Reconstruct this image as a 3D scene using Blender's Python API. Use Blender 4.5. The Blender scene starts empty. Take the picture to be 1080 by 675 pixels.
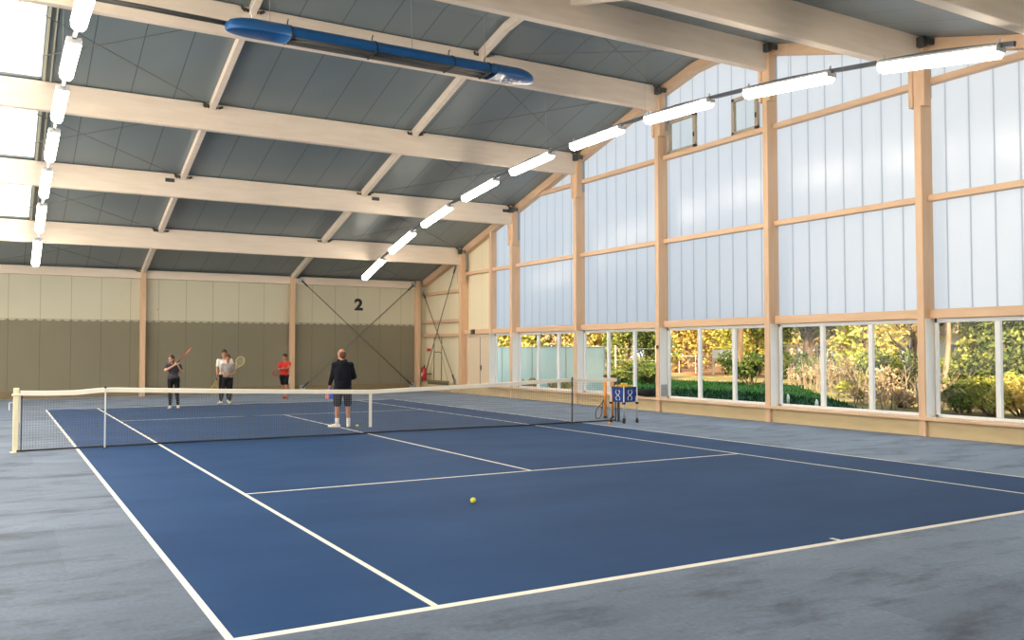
import bpy, math, random
import numpy as np
from mathutils import Vector, Matrix

S = bpy.context.scene
SKY, SUN, EXPOSURE = 1.12, 11.0, 0.87
COL = S.collection
V = Vector
random.seed(7)

# ------------------------------------------------------------------ materials
def material(name, colour, rough=0.6, spec=0.5, metal=0.0, emit=None, strength=0.0, noise=None, bump=None, coat=0.0, sheen=None):
    m = bpy.data.materials.new(name); m.use_nodes = True
    nt = m.node_tree; b = nt.nodes['Principled BSDF']
    b.inputs['Base Color'].default_value = (*colour, 1)
    b.inputs['Roughness'].default_value = rough
    b.inputs['Metallic'].default_value = metal
    b.inputs['Specular IOR Level'].default_value = spec
    if sheen: b.inputs['Sheen Weight'].default_value = sheen[0]; b.inputs['Sheen Roughness'].default_value = 0.45; b.inputs['Sheen Tint'].default_value = (*sheen[1], 1)
    if coat: b.inputs['Coat Weight'].default_value = coat
    if emit:
        b.inputs['Emission Color'].default_value = (*emit, 1); b.inputs['Emission Strength'].default_value = strength
    if noise:                                   # (scale xyz, second colour, detail, low, high)
        sc, c2, det, lo, hi = noise
        tc = nt.nodes.new('ShaderNodeTexCoord'); mp = nt.nodes.new('ShaderNodeMapping')
        mp.inputs['Scale'].default_value = sc
        n = nt.nodes.new('ShaderNodeTexNoise'); n.inputs['Scale'].default_value = 1; n.inputs['Detail'].default_value = det
        r = nt.nodes.new('ShaderNodeValToRGB')
        r.color_ramp.elements[0].position = lo; r.color_ramp.elements[0].color = (*colour, 1)
        r.color_ramp.elements[1].position = hi; r.color_ramp.elements[1].color = (*c2, 1)
        nt.links.new(tc.outputs['Object'], mp.inputs['Vector']); nt.links.new(mp.outputs[0], n.inputs['Vector'])
        nt.links.new(n.outputs['Fac'], r.inputs['Fac']); nt.links.new(r.outputs[0], b.inputs['Base Color'])
        if bump:
            bp = nt.nodes.new('ShaderNodeBump'); bp.inputs['Strength'].default_value = bump
            nt.links.new(n.outputs['Fac'], bp.inputs['Height']); nt.links.new(bp.outputs[0], b.inputs['Normal'])
    return m

def stripes(m, axis, period, width, colour, offset=0.0, keep=0.5):
    """thin seam lines at regular spacing mixed into a material's base colour"""
    nt = m.node_tree; b = nt.nodes['Principled BSDF']
    tc = nt.nodes.new('ShaderNodeTexCoord'); sp = nt.nodes.new('ShaderNodeSeparateXYZ')
    nt.links.new(tc.outputs['Object'], sp.inputs[0])
    def mth(op, a, v=None):
        n = nt.nodes.new('ShaderNodeMath'); n.operation = op
        nt.links.new(a, n.inputs[0])
        if v is not None: n.inputs[1].default_value = v
        return n.outputs[0]
    x = mth('ADD', sp.outputs['XYZ'.index(axis)], 1000 * period - offset)
    x = mth('MODULO', x, period); x = mth('SUBTRACT', x, period / 2); x = mth('ABSOLUTE', x)
    f = mth('GREATER_THAN', x, period / 2 - width / 2)
    f = mth('MULTIPLY', f, keep)
    mix = nt.nodes.new('ShaderNodeMix'); mix.data_type = 'RGBA'
    nt.links.new(f, mix.inputs['Factor'])
    bc = b.inputs['Base Color']
    if bc.is_linked:
        nt.links.new(bc.links[0].from_socket, mix.inputs[6])
    else:
        mix.inputs[6].default_value = bc.default_value
    mix.inputs[7].default_value = (*colour, 1)
    nt.links.new(mix.outputs[2], bc)
    return m

M = {}
M['beam'] = material('whitewashed_spruce', (0.90, 0.775, 0.645), 0.6, 0.3, noise=((1.2, 9, 9), (0.83, 0.695, 0.56), 4, 0.35, 0.75))
M['column'] = material('pale_spruce', (0.74, 0.51, 0.335), 0.55, 0.3, noise=((9, 9, 1.0), (0.67, 0.445, 0.28), 4, 0.35, 0.75))
M['rail'] = material('spruce_rail', (0.74, 0.51, 0.335), 0.55, 0.3, noise=((9, 1.0, 9), (0.66, 0.44, 0.28), 4, 0.35, 0.75))
M['roof'] = stripes(material('grey_roof_sheet', (0.215, 0.26, 0.27), 0.42, 0.5, noise=((0.5, 0.25, 0.5), (0.185, 0.225, 0.235), 3, 0.35, 0.7)), 'X', 1.0, 0.022, (0.06, 0.065, 0.07), 0.05, 0.85)
M['panel'] = stripes(material('cream_wall_panel', (0.64, 0.61, 0.465), 0.55, 0.3, noise=((0.4, 0.4, 0.3), (0.59, 0.56, 0.42), 3, 0.4, 0.7)), 'X', 1.0, 0.018, (0.22, 0.21, 0.16), -0.42, 0.6)
M['panel_side'] = stripes(material('cream_side_panel', (0.80, 0.72, 0.52), 0.55, 0.3), 'Y', 1.0, 0.014, (0.30, 0.27, 0.20), 0.3, 0.4)
M['plinth'] = material('ochre_plinth', (0.64, 0.50, 0.29), 0.6, 0.3, noise=((2, 2, 6), (0.58, 0.45, 0.26), 3, 0.4, 0.7))
M['white'] = material('white_frame', (0.78, 0.80, 0.80), 0.4)
M['door'] = material('cream_door', (0.74, 0.62, 0.47), 0.45)
M['steel'] = material('galvanised_steel', (0.42, 0.43, 0.43), 0.45, metal=0.6)
M['dark_steel'] = material('dark_steel', (0.09, 0.09, 0.085), 0.5, metal=0.4)
M['rod'] = material('brace_rod', (0.20, 0.185, 0.165), 0.5, metal=0.5)
M['black'] = material('black_paint', (0.012, 0.012, 0.014), 0.5)
M['rubber'] = material('black_rubber', (0.02, 0.02, 0.022), 0.7)
M['housing'] = material('lamp_housing', (0.55, 0.56, 0.57), 0.4, metal=0.3)
M['lamp'] = material('lamp_diffuser', (0.9, 0.88, 0.84), 0.4, emit=(1.0, 0.88, 0.72), strength=20.0)
M['track'] = material('lamp_track', (0.10, 0.11, 0.13), 0.45, metal=0.3)
M['blue'] = material('blue_enamel', (0.006, 0.085, 0.27), 0.3, 0.5, coat=0.2)
M['reflector'] = material('dull_reflector', (0.20, 0.19, 0.17), 0.4, metal=0.7)
M['court'] = material('blue_court_carpet', (0.007, 0.037, 0.122), 0.62, 0.05, noise=((0.45, 0.9, 1), (0.014, 0.052, 0.152), 7, 0.36, 0.68), sheen=(.055, (.55, .78, 1.0)))
M['line'] = material('white_court_line', (0.80, 0.77, 0.68), 0.6, 0.3)
M['net'] = material('net_cord', (0.17, 0.17, 0.175), 0.6)
M['band'] = material('white_webbing', (0.80, 0.75, 0.64), 0.6, 0.3)
M['post'] = material('cream_post', (0.72, 0.66, 0.46), 0.4)
M['orange'] = material('orange_plastic', (0.95, 0.34, 0.04), 0.35)
M['cart_blue'] = material('blue_canvas', (0.012, 0.05, 0.26), 0.7)
M['silver'] = material('silver_tube', (0.72, 0.73, 0.72), 0.3, metal=0.35)
M['ball'] = material('yellow_felt', (0.62, 0.60, 0.06), 0.85, 0.2)
M['ball_orange'] = material('orange_felt', (0.80, 0.33, 0.05), 0.85, 0.2)
M['red'] = material('red_enamel', (0.42, 0.015, 0.02), 0.3)
M['skin'] = material('skin', (0.56, 0.30, 0.20), 0.5, 0.4)
M['skin_tan'] = material('tanned_skin', (0.46, 0.21, 0.12), 0.5, 0.4)
M['navy'] = material('navy_fleece', (0.006, 0.007, 0.012), 0.85, 0.2)
M['navy_short'] = material('navy_shorts', (0.010, 0.012, 0.024), 0.8, 0.2)
M['charcoal'] = material('charcoal_jersey', (0.055, 0.053, 0.06), 0.85, 0.2)
M['jet'] = material('black_jersey', (0.010, 0.010, 0.011), 0.8, 0.2)
M['tshirt_white'] = material('white_jersey', (0.78, 0.74, 0.68), 0.85, 0.2)
M['tshirt_grey'] = stripes(material('grey_jersey', (0.36, 0.335, 0.31), 0.85, 0.2), 'Z', 0.04, 0.016, (0.17, 0.16, 0.155), 0, 0.8)
M['tshirt_red'] = material('red_jersey', (0.62, 0.045, 0.04), 0.8, 0.2)
M['shoe_white'] = material('white_shoe', (0.78, 0.74, 0.64), 0.6)
M['shoe_red'] = material('dark_red_shoe', (0.32, 0.02, 0.035), 0.6)
M['sole'] = material('shoe_sole', (0.30, 0.28, 0.14), 0.7)
M['hair_brown'] = material('brown_hair', (0.10, 0.042, 0.018), 0.6)
M['hair_dark'] = material('dark_hair', (0.022, 0.014, 0.010), 0.6)
M['hair_red'] = material('reddish_hair', (0.11, 0.034, 0.014), 0.65)
M['lip'] = material('lips', (0.38, 0.12, 0.10), 0.5)
M['eye'] = material('eye_dark', (0.03, 0.02, 0.015), 0.3)
M['racket_dark'] = material('racket_dark', (0.055, 0.028, 0.02), 0.4)
M['racket_red'] = material('racket_red', (0.40, 0.05, 0.03), 0.4)
M['racket_yellow'] = material('racket_yellow', (0.55, 0.42, 0.04), 0.4)
M['racket_tan'] = material('racket_tan', (0.60, 0.46, 0.20), 0.4)
M['string'] = material('racket_string', (0.55, 0.50, 0.34), 0.5)
M['pink'] = material('pink_cloth', (0.75, 0.28, 0.30), 0.8)
M['towel_blue'] = material('blue_cloth', (0.02, 0.11, 0.62), 0.8)
M['pale_wood'] = material('bare_bark_pale', (0.27, 0.20, 0.125), 0.8, noise=((4, 4, 1), (0.16, 0.11, 0.06), 4, 0.35, 0.7))
M['bark'] = material('dark_bark', (0.16, 0.10, 0.055), 0.85, noise=((5, 5, 1), (0.08, 0.05, 0.03), 4, 0.35, 0.7))
M['lawn'] = material('shade_darkened_lawn', (0.010, 0.038, 0.010), 0.9, 0.1, noise=((2, 2, 2), (0.022, 0.060, 0.016), 6, 0.35, 0.7))  # green darkened so the lawn reads as shaded
M['dry'] = material('dry_undergrowth_soil', (0.30, 0.23, 0.10), 0.9, 0.1, noise=((0.8, 0.8, 1), (0.12, 0.11, 0.035), 6, 0.35, 0.7))
M['clay'] = material('orange_clay', (0.46, 0.23, 0.11), 0.9, 0.1, noise=((0.6, 0.6, 1), (0.40, 0.19, 0.085), 4, 0.35, 0.7))
M['fence_metal'] = material('fence_post_pale', (0.62, 0.60, 0.50), 0.5)
M['hut_wall'] = material('pale_render', (0.72, 0.66, 0.56), 0.8)
M['hut_door'] = material('grey_hut_door', (0.13, 0.135, 0.15), 0.6)
M['sheet'] = material('white_sheet', (0.80, 0.80, 0.74), 0.8)
M['bristle'] = material('brown_bristle', (0.15, 0.12, 0.07), 0.9)
M['brush_green'] = material('olive_bar', (0.22, 0.20, 0.11), 0.6)

def carpet():
    """worn grey-blue carpet: roll widths, scuffs and pile"""
    m = bpy.data.materials.new('grey_blue_carpet'); m.use_nodes = True
    nt = m.node_tree; b = nt.nodes['Principled BSDF']; b.inputs['Roughness'].default_value = 0.6
    b.inputs['Specular IOR Level'].default_value = 0.2; b.inputs['Sheen Weight'].default_value = 0.30; b.inputs['Sheen Roughness'].default_value = 0.45; b.inputs['Sheen Tint'].default_value = (0.60, 0.77, 1.0, 1)
    tc = nt.nodes.new('ShaderNodeTexCoord')
    def noise(scale, det, sxyz, rough=0.55):
        mp = nt.nodes.new('ShaderNodeMapping'); mp.inputs['Scale'].default_value = sxyz
        n = nt.nodes.new('ShaderNodeTexNoise'); n.inputs['Scale'].default_value = scale; n.inputs['Detail'].default_value = det
        n.inputs['Roughness'].default_value = rough
        nt.links.new(tc.outputs['Object'], mp.inputs['Vector']); nt.links.new(mp.outputs[0], n.inputs['Vector']); return n.outputs['Fac']
    def ramp(f, a, ca, c, cc):
        r = nt.nodes.new('ShaderNodeValToRGB'); e = r.color_ramp.elements
        e[0].position = a; e[0].color = (*ca, 1); e[1].position = c; e[1].color = (*cc, 1)
        nt.links.new(f, r.inputs['Fac']); return r.outputs[0]
    base = ramp(noise(1.0, 7, (0.42, 1.0, 1), 0.7), 0.36, (0.050, 0.068, 0.108), 0.62, (0.100, 0.125, 0.182))
    scuff = ramp(noise(1.0, 6, (0.8, 1.9, 1), 0.72), 0.50, (1, 1, 1), 0.66, (0.45, 0.47, 0.50))
    brick = nt.nodes.new('ShaderNodeTexBrick'); brick.inputs['Scale'].default_value = 1.0
    brick.inputs['Brick Width'].default_value = 3.1; brick.inputs['Row Height'].default_value = 1.9; brick.inputs['Mortar Size'].default_value = 0.0
    brick.inputs['Color1'].default_value = (1, 1, 1, 1); brick.inputs['Color2'].default_value = (0.78, 0.80, 0.80, 1)
    nt.links.new(tc.outputs['Object'], brick.inputs['Vector'])
    pile = ramp(noise(26, 3, (1, 1, 1)), 0.3, (0.70, 0.70, 0.70), 0.7, (1.16, 1.16, 1.16))
    cur = base
    for o in (scuff, brick.outputs['Color'], pile):
        mx = nt.nodes.new('ShaderNodeMix'); mx.data_type = 'RGBA'; mx.blend_type = 'MULTIPLY'; mx.inputs['Factor'].default_value = 1
        nt.links.new(cur, mx.inputs[6]); nt.links.new(o, mx.inputs[7]); cur = mx.outputs[2]
    nt.links.new(cur, b.inputs['Base Color'])
    wear = nt.nodes.new('ShaderNodeMix'); wear.data_type = 'RGBA'; wear.blend_type = 'MULTIPLY'; wear.inputs['Factor'].default_value = 1
    nt.links.new(scuff, wear.inputs[6]); nt.links.new(brick.outputs['Color'], wear.inputs[7])
    sw = nt.nodes.new('ShaderNodeMath'); sw.operation = 'MULTIPLY'; sw.inputs[1].default_value = 0.32
    nt.links.new(wear.outputs[2], sw.inputs[0]); nt.links.new(sw.outputs[0], b.inputs['Sheen Weight'])
    return m
M['carpet'] = carpet()

def translucent(name, colour, seam=None, axis='Y', see=0.0, gloss=0.06, offset=0.0, period=0.5, refl=0.0):
    m = bpy.data.materials.new(name); m.use_nodes = True
    nt = m.node_tree; nt.nodes.clear()
    out = nt.nodes.new('ShaderNodeOutputMaterial')
    t = nt.nodes.new('ShaderNodeBsdfTranslucent'); t.inputs['Color'].default_value = (*colour, 1)
    cur = t.outputs[0]
    def mix(a, b, f):
        x = nt.nodes.new('ShaderNodeMixShader'); nt.links.new(a, x.inputs[1]); nt.links.new(b, x.inputs[2])
        if isinstance(f, float): x.inputs[0].default_value = f
        else: nt.links.new(f, x.inputs[0])
        return x.outputs[0]
    if refl:
        d = nt.nodes.new('ShaderNodeBsdfDiffuse'); d.inputs['Color'].default_value = (*colour, 1); cur = mix(cur, d.outputs[0], refl)
    if see:
        tr = nt.nodes.new('ShaderNodeBsdfTransparent'); cur = mix(cur, tr.outputs[0], see)
    if gloss:
        g = nt.nodes.new('ShaderNodeBsdfGlossy'); g.inputs['Roughness'].default_value = 0.25; cur = mix(cur, g.outputs[0], gloss)
    if seam:
        tc = nt.nodes.new('ShaderNodeTexCoord'); sp = nt.nodes.new('ShaderNodeSeparateXYZ'); nt.links.new(tc.outputs['Object'], sp.inputs[0])
        def mth(op, a, v=None):
            n = nt.nodes.new('ShaderNodeMath'); n.operation = op; nt.links.new(a, n.inputs[0])
            if v is not None: n.inputs[1].default_value = v
            return n.outputs[0]
        x = mth('ADD', sp.outputs['XYZ'.index(axis)], 1000 * period - offset); x = mth('MODULO', x, period)
        x = mth('SUBTRACT', x, period / 2); x = mth('ABSOLUTE', x); x = mth('GREATER_THAN', x, period / 2 - 0.016); x = mth('MULTIPLY', x, 0.75)
        d = nt.nodes.new('ShaderNodeBsdfTranslucent'); d.inputs['Color'].default_value = (*seam, 1)
        cur = mix(cur, d.outputs[0], x)
    nt.links.new(cur, out.inputs['Surface'])
    return m
M['poly'] = translucent('polycarbonate', (0.875, 0.885, 0.905), (0.52, 0.55, 0.58), see=0.04, offset=0.02)
M['poly_plain'] = translucent('polycarbonate_left', (0.86, 0.88, 0.88))
M['skylight'] = translucent('skylight_sheet', (0.92, 0.92, 0.90), (0.80, 0.80, 0.78), axis='X', period=1.0, gloss=0.03)
M['windscreen'] = translucent('turquoise_windscreen', (0.80, 0.95, 0.86), see=0.10, gloss=0.0, refl=0.55)
M['curtain'] = translucent('dark_mesh_curtain', (0.20, 0.175, 0.125), see=0.48, gloss=0.0, refl=0.75)
M['glass'] = None
def glass():
    m = bpy.data.materials.new('window_glass'); m.use_nodes = True
    nt = m.node_tree; nt.nodes.clear(); out = nt.nodes.new('ShaderNodeOutputMaterial')
    t = nt.nodes.new('ShaderNodeBsdfTransparent'); t.inputs['Color'].default_value = (0.95, 0.97, 0.96, 1)
    g = nt.nodes.new('ShaderNodeBsdfGlossy'); g.inputs['Roughness'].default_value = 0.02
    f = nt.nodes.new('ShaderNodeFresnel'); ge = nt.nodes.new('ShaderNodeNewGeometry')
    mr = nt.nodes.new('ShaderNodeMapRange'); mr.inputs['To Min'].default_value = 1.25; mr.inputs['To Max'].default_value = 1 / 1.25
    nt.links.new(ge.outputs['Backfacing'], mr.inputs['Value']); nt.links.new(mr.outputs[0], f.inputs['IOR'])
    x = nt.nodes.new('ShaderNodeMixShader')
    nt.links.new(f.outputs[0], x.inputs[0]); nt.links.new(t.outputs[0], x.inputs[1]); nt.links.new(g.outputs[0], x.inputs[2]); nt.links.new(x.outputs[0], out.inputs['Surface'])
    return m
M['glass'] = glass()

def leafmat(name, c1, c2, tr=0.35):
    m = bpy.data.materials.new(name); m.use_nodes = True
    nt = m.node_tree; nt.nodes.clear(); out = nt.nodes.new('ShaderNodeOutputMaterial')
    tc = nt.nodes.new('ShaderNodeTexCoord'); n = nt.nodes.new('ShaderNodeTexNoise'); n.inputs['Scale'].default_value = 1.7; n.inputs['Detail'].default_value = 6
    r = nt.nodes.new('ShaderNodeValToRGB'); e = r.color_ramp.elements
    e[0].position = 0.36; e[0].color = (*c1, 1); e[1].position = 0.66; e[1].color = (*c2, 1)
    d = nt.nodes.new('ShaderNodeBsdfDiffuse'); t = nt.nodes.new('ShaderNodeBsdfTranslucent'); x = nt.nodes.new('ShaderNodeMixShader'); x.inputs[0].default_value = tr
    nt.links.new(tc.outputs['Object'], n.inputs['Vector']); nt.links.new(n.outputs['Fac'], r.inputs['Fac'])
    nt.links.new(r.outputs[0], d.inputs[0]); nt.links.new(r.outputs[0], t.inputs[0])
    nt.links.new(d.outputs[0], x.inputs[1]); nt.links.new(t.outputs[0], x.inputs[2]); nt.links.new(x.outputs[0], out.inputs['Surface'])
    return m
M['leaf_yellow'] = leafmat('yellow_leaf', (0.36, 0.26, 0.05), (0.88, 0.70, 0.22))
M['leaf_lime'] = leafmat('lime_leaf', (0.20, 0.22, 0.04), (0.68, 0.62, 0.15))
M['leaf_green'] = leafmat('green_leaf', (0.05, 0.08, 0.02), (0.28, 0.30, 0.07))
M['leaf_dark'] = leafmat('dark_leaf', (0.03, 0.06, 0.015), (0.16, 0.19, 0.05))
M['leaf_straw'] = leafmat('straw_leaf', (0.30, 0.18, 0.09), (0.80, 0.60, 0.34))
M['shade_darkened_blade'] = leafmat('shade_darkened_blade', (0.006, 0.034, 0.008), (0.022, 0.070, 0.014))  # blades darkened too, lawn shade put into the colour

# ------------------------------------------------------------------ mesh builder
class MB:
    def __init__(s): s.v = []; s.f = []; s.mi = []; s.k = 0
    def add(s, vs, fs, k=None):
        o = len(s.v); s.v += [tuple(v) for v in vs]
        for f in fs: s.f.append(tuple(i + o for i in f)); s.mi.append(s.k if k is None else k)
        return s
    def box(s, x0, x1, y0, y1, z0, z1, k=None):
        vs = [(x, y, z) for z in (z0, z1) for y in (y0, y1) for x in (x0, x1)]
        return s.add(vs, [(0, 2, 3, 1), (4, 5, 7, 6), (0, 1, 5, 4), (2, 6, 7, 3), (0, 4, 6, 2), (1, 3, 7, 5)], k)
    def cbox(s, x0, x1, y0, y1, z0, z1, c=0.006, k=None):
        """box with chamfered edges"""
        c = min(c, (x1 - x0) / 3, (y1 - y0) / 3, (z1 - z0) / 3)
        X = (x0, x1); Y = (y0, y1); Z = (z0, z1); vs = []; idx = {}
        sg = (1, -1)
        for i in (0, 1):
            for j in (0, 1):
                for q in (0, 1):
                    for a in range(3):
                        p = [X[i] + sg[i] * c, Y[j] + sg[j] * c, Z[q] + sg[q] * c]
                        p[a] = (X[i], Y[j], Z[q])[a]
                        idx[i, j, q, a] = len(vs); vs.append(p)
        g = lambda i, j, q, a: idx[i, j, q, a]
        fs = []
        for i in (0, 1):
            f = [g(i, 0, 0, 0), g(i, 1, 0, 0), g(i, 1, 1, 0), g(i, 0, 1, 0)]; fs.append(f if i else f[::-1])
            f = [g(0, i, 0, 1), g(0, i, 1, 1), g(1, i, 1, 1), g(1, i, 0, 1)]; fs.append(f if i else f[::-1])
            f = [g(0, 0, i, 2), g(1, 0, i, 2), g(1, 1, i, 2), g(0, 1, i, 2)]; fs.append(f if i else f[::-1])
        for i in (0, 1):
            for j in (0, 1):
                f = [g(i, j, 0, 0), g(i, j, 1, 0), g(i, j, 1, 1), g(i, j, 0, 1)]; fs.append(f if (i ^ j) else f[::-1])
                f = [g(i, 0, j, 2), g(i, 1, j, 2), g(i, 1, j, 0), g(i, 0, j, 0)]; fs.append(f if (i ^ j) else f[::-1])
                f = [g(0, i, j, 1), g(1, i, j, 1), g(1, i, j, 2), g(0, i, j, 2)]; fs.append(f if (i ^ j) else f[::-1])
        for i in (0, 1):
            for j in (0, 1):
                for q in (0, 1):
                    f = [g(i, j, q, 0), g(i, j, q, 1), g(i, j, q, 2)]; fs.append(f if (i + j + q) % 2 == 1 else f[::-1])
        return s.add(vs, fs, k)
    def bar(s, a, b, w, h, up=(0, 0, 1), k=None):
        """rectangular bar from a to b: w sideways, h along up"""
        a = V(a); b = V(b); d = (b - a).normalized(); sd = d.cross(V(up))
        if sd.length < 1e-5: sd = V((1, 0, 0))
        sd.normalize(); u = sd.cross(d)
        vs = [p + sd * (w / 2 * i) + u * (h / 2 * j) for p in (a, b) for i, j in ((-1, -1), (1, -1), (1, 1), (-1, 1))]
        return s.add(vs, [(0, 1, 2, 3), (7, 6, 5, 4), (0, 4, 5, 1), (1, 5, 6, 2), (2, 6, 7, 3), (3, 7, 4, 0)], k)
    def tube(s, pts, r, n=8, k=None, caps=True):
        pts = [V(p) for p in pts]; R = r if hasattr(r, '__len__') else [r] * len(pts)
        d0 = (pts[1] - pts[0]).normalized(); sd = d0.cross(V((0, 0, 1)))
        if sd.length < 1e-3: sd = d0.cross(V((1, 0, 0)))
        sd.normalize(); vs = []; fs = []
        for i, p in enumerate(pts):
            d = (pts[min(i + 1, len(pts) - 1)] - pts[max(i - 1, 0)]).normalized()
            sd = (sd - d * sd.dot(d)).normalized(); u = d.cross(sd)
            for j in range(n):
                t = 2 * math.pi * j / n; vs.append(p + (sd * math.cos(t) + u * math.sin(t)) * R[i])
        for i in range(len(pts) - 1):
            for j in range(n):
                a = i * n + j; b = i * n + (j + 1) % n; fs.append((a, b, b + n, a + n))
        if caps: fs.append(tuple(range(n))[::-1]); fs.append(tuple(range((len(pts) - 1) * n, len(pts) * n)))
        return s.add(vs, fs, k)
    def ell(s, c, r, n=16, m=10, rot=None, k=None):
        c = V(c); vs = []; fs = []
        Rm = rot.to_3x3() if rot is not None else None
        for i in range(m + 1):
            a = math.pi * i / m
            for j in range(n):
                t = 2 * math.pi * j / n
                p = V((r[0] * math.sin(a) * math.cos(t), r[1] * math.sin(a) * math.sin(t), -r[2] * math.cos(a)))
                vs.append(c + (Rm @ p if Rm is not None else p))
        for i in range(m):
            for j in range(n):
                a = i * n + j; b = i * n + (j + 1) % n
                if i == 0: fs.append((a, b + n, a + n))
                elif i == m - 1: fs.append((a, b, a + n))
                else: fs.append((a, b, b + n, a + n))
        return s.add(vs, fs, k)
    def capsule(s, a, ra, b, rb, n=12, flat=1.0, fdir=None, k=None):
        """rounded tapered limb; flat squashes along fdir"""
        a = V(a); b = V(b); d = (b - a); L = d.length; d.normalize()
        if fdir is not None: u = (V(fdir) - d * V(fdir).dot(d)).normalized()
        else:
            u = d.cross(V((0, 0, 1)))
            if u.length < 1e-3: u = d.cross(V((1, 0, 0)))
            u.normalize()
        w = d.cross(u); vs = []; fs = []; rings = []
        for q in range(5): t = math.pi / 2 * q / 4; rings.append((a - d * ra * math.cos(t), ra * max(math.sin(t), 0.02)))
        for q in range(5): t = math.pi / 2 * q / 4; rings.append((b + d * rb * math.sin(t), rb * max(math.cos(t), 0.02)))
        for p, r in rings:
            for j in range(n):
                t = 2 * math.pi * j / n; vs.append(p + u * (r * flat * math.cos(t)) + w * (r * math.sin(t)))
        for i in range(len(rings) - 1):
            for j in range(n):
                x = i * n + j; y = i * n + (j + 1) % n; fs.append((x, y, y + n, x + n))
        fs.append(tuple(range(n))[::-1]); fs.append(tuple(range((len(rings) - 1) * n, len(rings) * n)))
        return s.add(vs, fs, k)
    def mesh(s, name, mats):
        me = bpy.data.meshes.new(name); me.from_pydata(s.v, [], s.f); me.update()
        for m in (mats if isinstance(mats, (list, tuple)) else [mats]): me.materials.append(m)
        if any(s.mi): me.polygons.foreach_set('material_index', s.mi)
        return me
    def build(s, name, mats, parent=None, smooth=False, loc=None):
        me = s.mesh(name, mats)
        if smooth: me.polygons.foreach_set('use_smooth', [True] * len(me.polygons))
        o = bpy.data.objects.new(name, me); COL.objects.link(o)
        if parent is not None: o.parent = parent
        if loc is not None: o.location = loc
        return o

def tag(o, label=None, cat=None, group=None, kind=None):
    if label: o['label'] = label
    if cat: o['category'] = cat
    if group: o['group'] = group
    if kind: o['kind'] = kind
    return o
def thing(name, label, cat, loc=(0, 0, 0), rz=0.0, group=None):
    o = bpy.data.objects.new(name, None); COL.objects.link(o); o.location = loc; o.rotation_euler = (0, 0, rz)
    o.empty_display_size = 0.1
    return tag(o, label, cat, group)
def copy_tree(o, parent=None):
    c = o.copy(); COL.objects.link(c)
    if parent is not None: c.parent = parent
    for ch in list(o.children): copy_tree(ch, c)
    return c

# ------------------------------------------------------------------ camera
CAM = V((-6.69664, -17.31802, 1.74591))
RX = V((0.863690738, -0.504021682, -0.000673505)); UX = V((-0.01658352, -0.02975299, 0.9994197)); FX = V((0.50374924, 0.86317837, 0.03405583))
FPX = 927.77
cam = bpy.data.cameras.new('camera'); co = bpy.data.objects.new('camera', cam); COL.objects.link(co)
cam.sensor_width = 36; cam.sensor_fit = 'HORIZONTAL'; cam.lens = FPX / 1080 * 36; cam.clip_end = 400; cam.clip_start = 0.05
mw = Matrix.Identity(4)
for i in range(3): mw[i][0] = RX[i]; mw[i][1] = UX[i]; mw[i][2] = -FX[i]; mw[i][3] = CAM[i]
co.matrix_world = mw
S.camera = co
def ray_x(px, X, z=0.0):
    """floor point on the vertical plane x = X seen in picture column px"""
    d = FX + RX * ((px - 540) / FPX) - UX * ((400 - 337.5) / FPX)
    t = (X - CAM.x) / d.x
    return V((X, CAM.y + t * d.y, z))

# ------------------------------------------------------------------ hall geometry
Y0 = 0.08
XW, XL = 9.42, -13.4
FAR, NEAR = Y0 + 18.47, Y0 - 18.47
BAYS = [2.06, 6.19, 10.32, 14.45]
def roof_z(y):
    d = abs(y - Y0)
    if d > 2.06: return 9.28 - 0.2735 * (d - 2.06)
    return float(np.interp(d, [0, 0.65, 2.06], [9.64, 9.60, 9.28]))
COLY = [Y0 + s * d for d in BAYS for s in (1, -1)]; COLY.sort()
LINEX = [-7.7, -2.0, 3.7]

def grid_floor():
    W = 5.485; Ws = 4.115; L = 11.885; sv = 6.40; lw = 0.05
    xs = {-14.2, XW + 0.6, -W, W, -W + lw, W - lw, -Ws, Ws, -Ws + lw, Ws - lw, -lw / 2, lw / 2}
    ys = {NEAR - 0.3, FAR + 0.3, -L, L, -L + 0.08, L - 0.08, -L + 0.18, L - 0.18, -sv - lw / 2, -sv + lw / 2, sv - lw / 2, sv + lw / 2}
    xs = sorted(xs); ys = sorted(ys); mb = MB()
    vs = [(x, y, 0) for y in ys for x in xs]; n = len(xs); fs = []; ks = []
    for j in range(len(ys) - 1):
        for i in range(n - 1):
            cx = (xs[i] + xs[i + 1]) / 2; cy = (ys[j] + ys[j + 1]) / 2; k = 0
            if abs(cx) < W and abs(cy) < L:
                k = 1
                if abs(cx) > W - lw or abs(cy) > L - 0.08: k = 2
                elif Ws - lw < abs(cx) < Ws: k = 2
                elif abs(abs(cy) - sv) < lw / 2 and abs(cx) < Ws: k = 2
                elif abs(cx) < lw / 2 and (abs(cy) < sv or abs(cy) > L - 0.18): k = 2
            fs.append((j * n + i, j * n + i + 1, (j + 1) * n + i + 1, (j + 1) * n + i)); ks.append(k)
    mb.v = vs; mb.f = fs; mb.mi = ks
    return mb.build('floor', [M['carpet'], M['court'], M['line']])
tag(grid_floor(), kind='structure')

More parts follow.
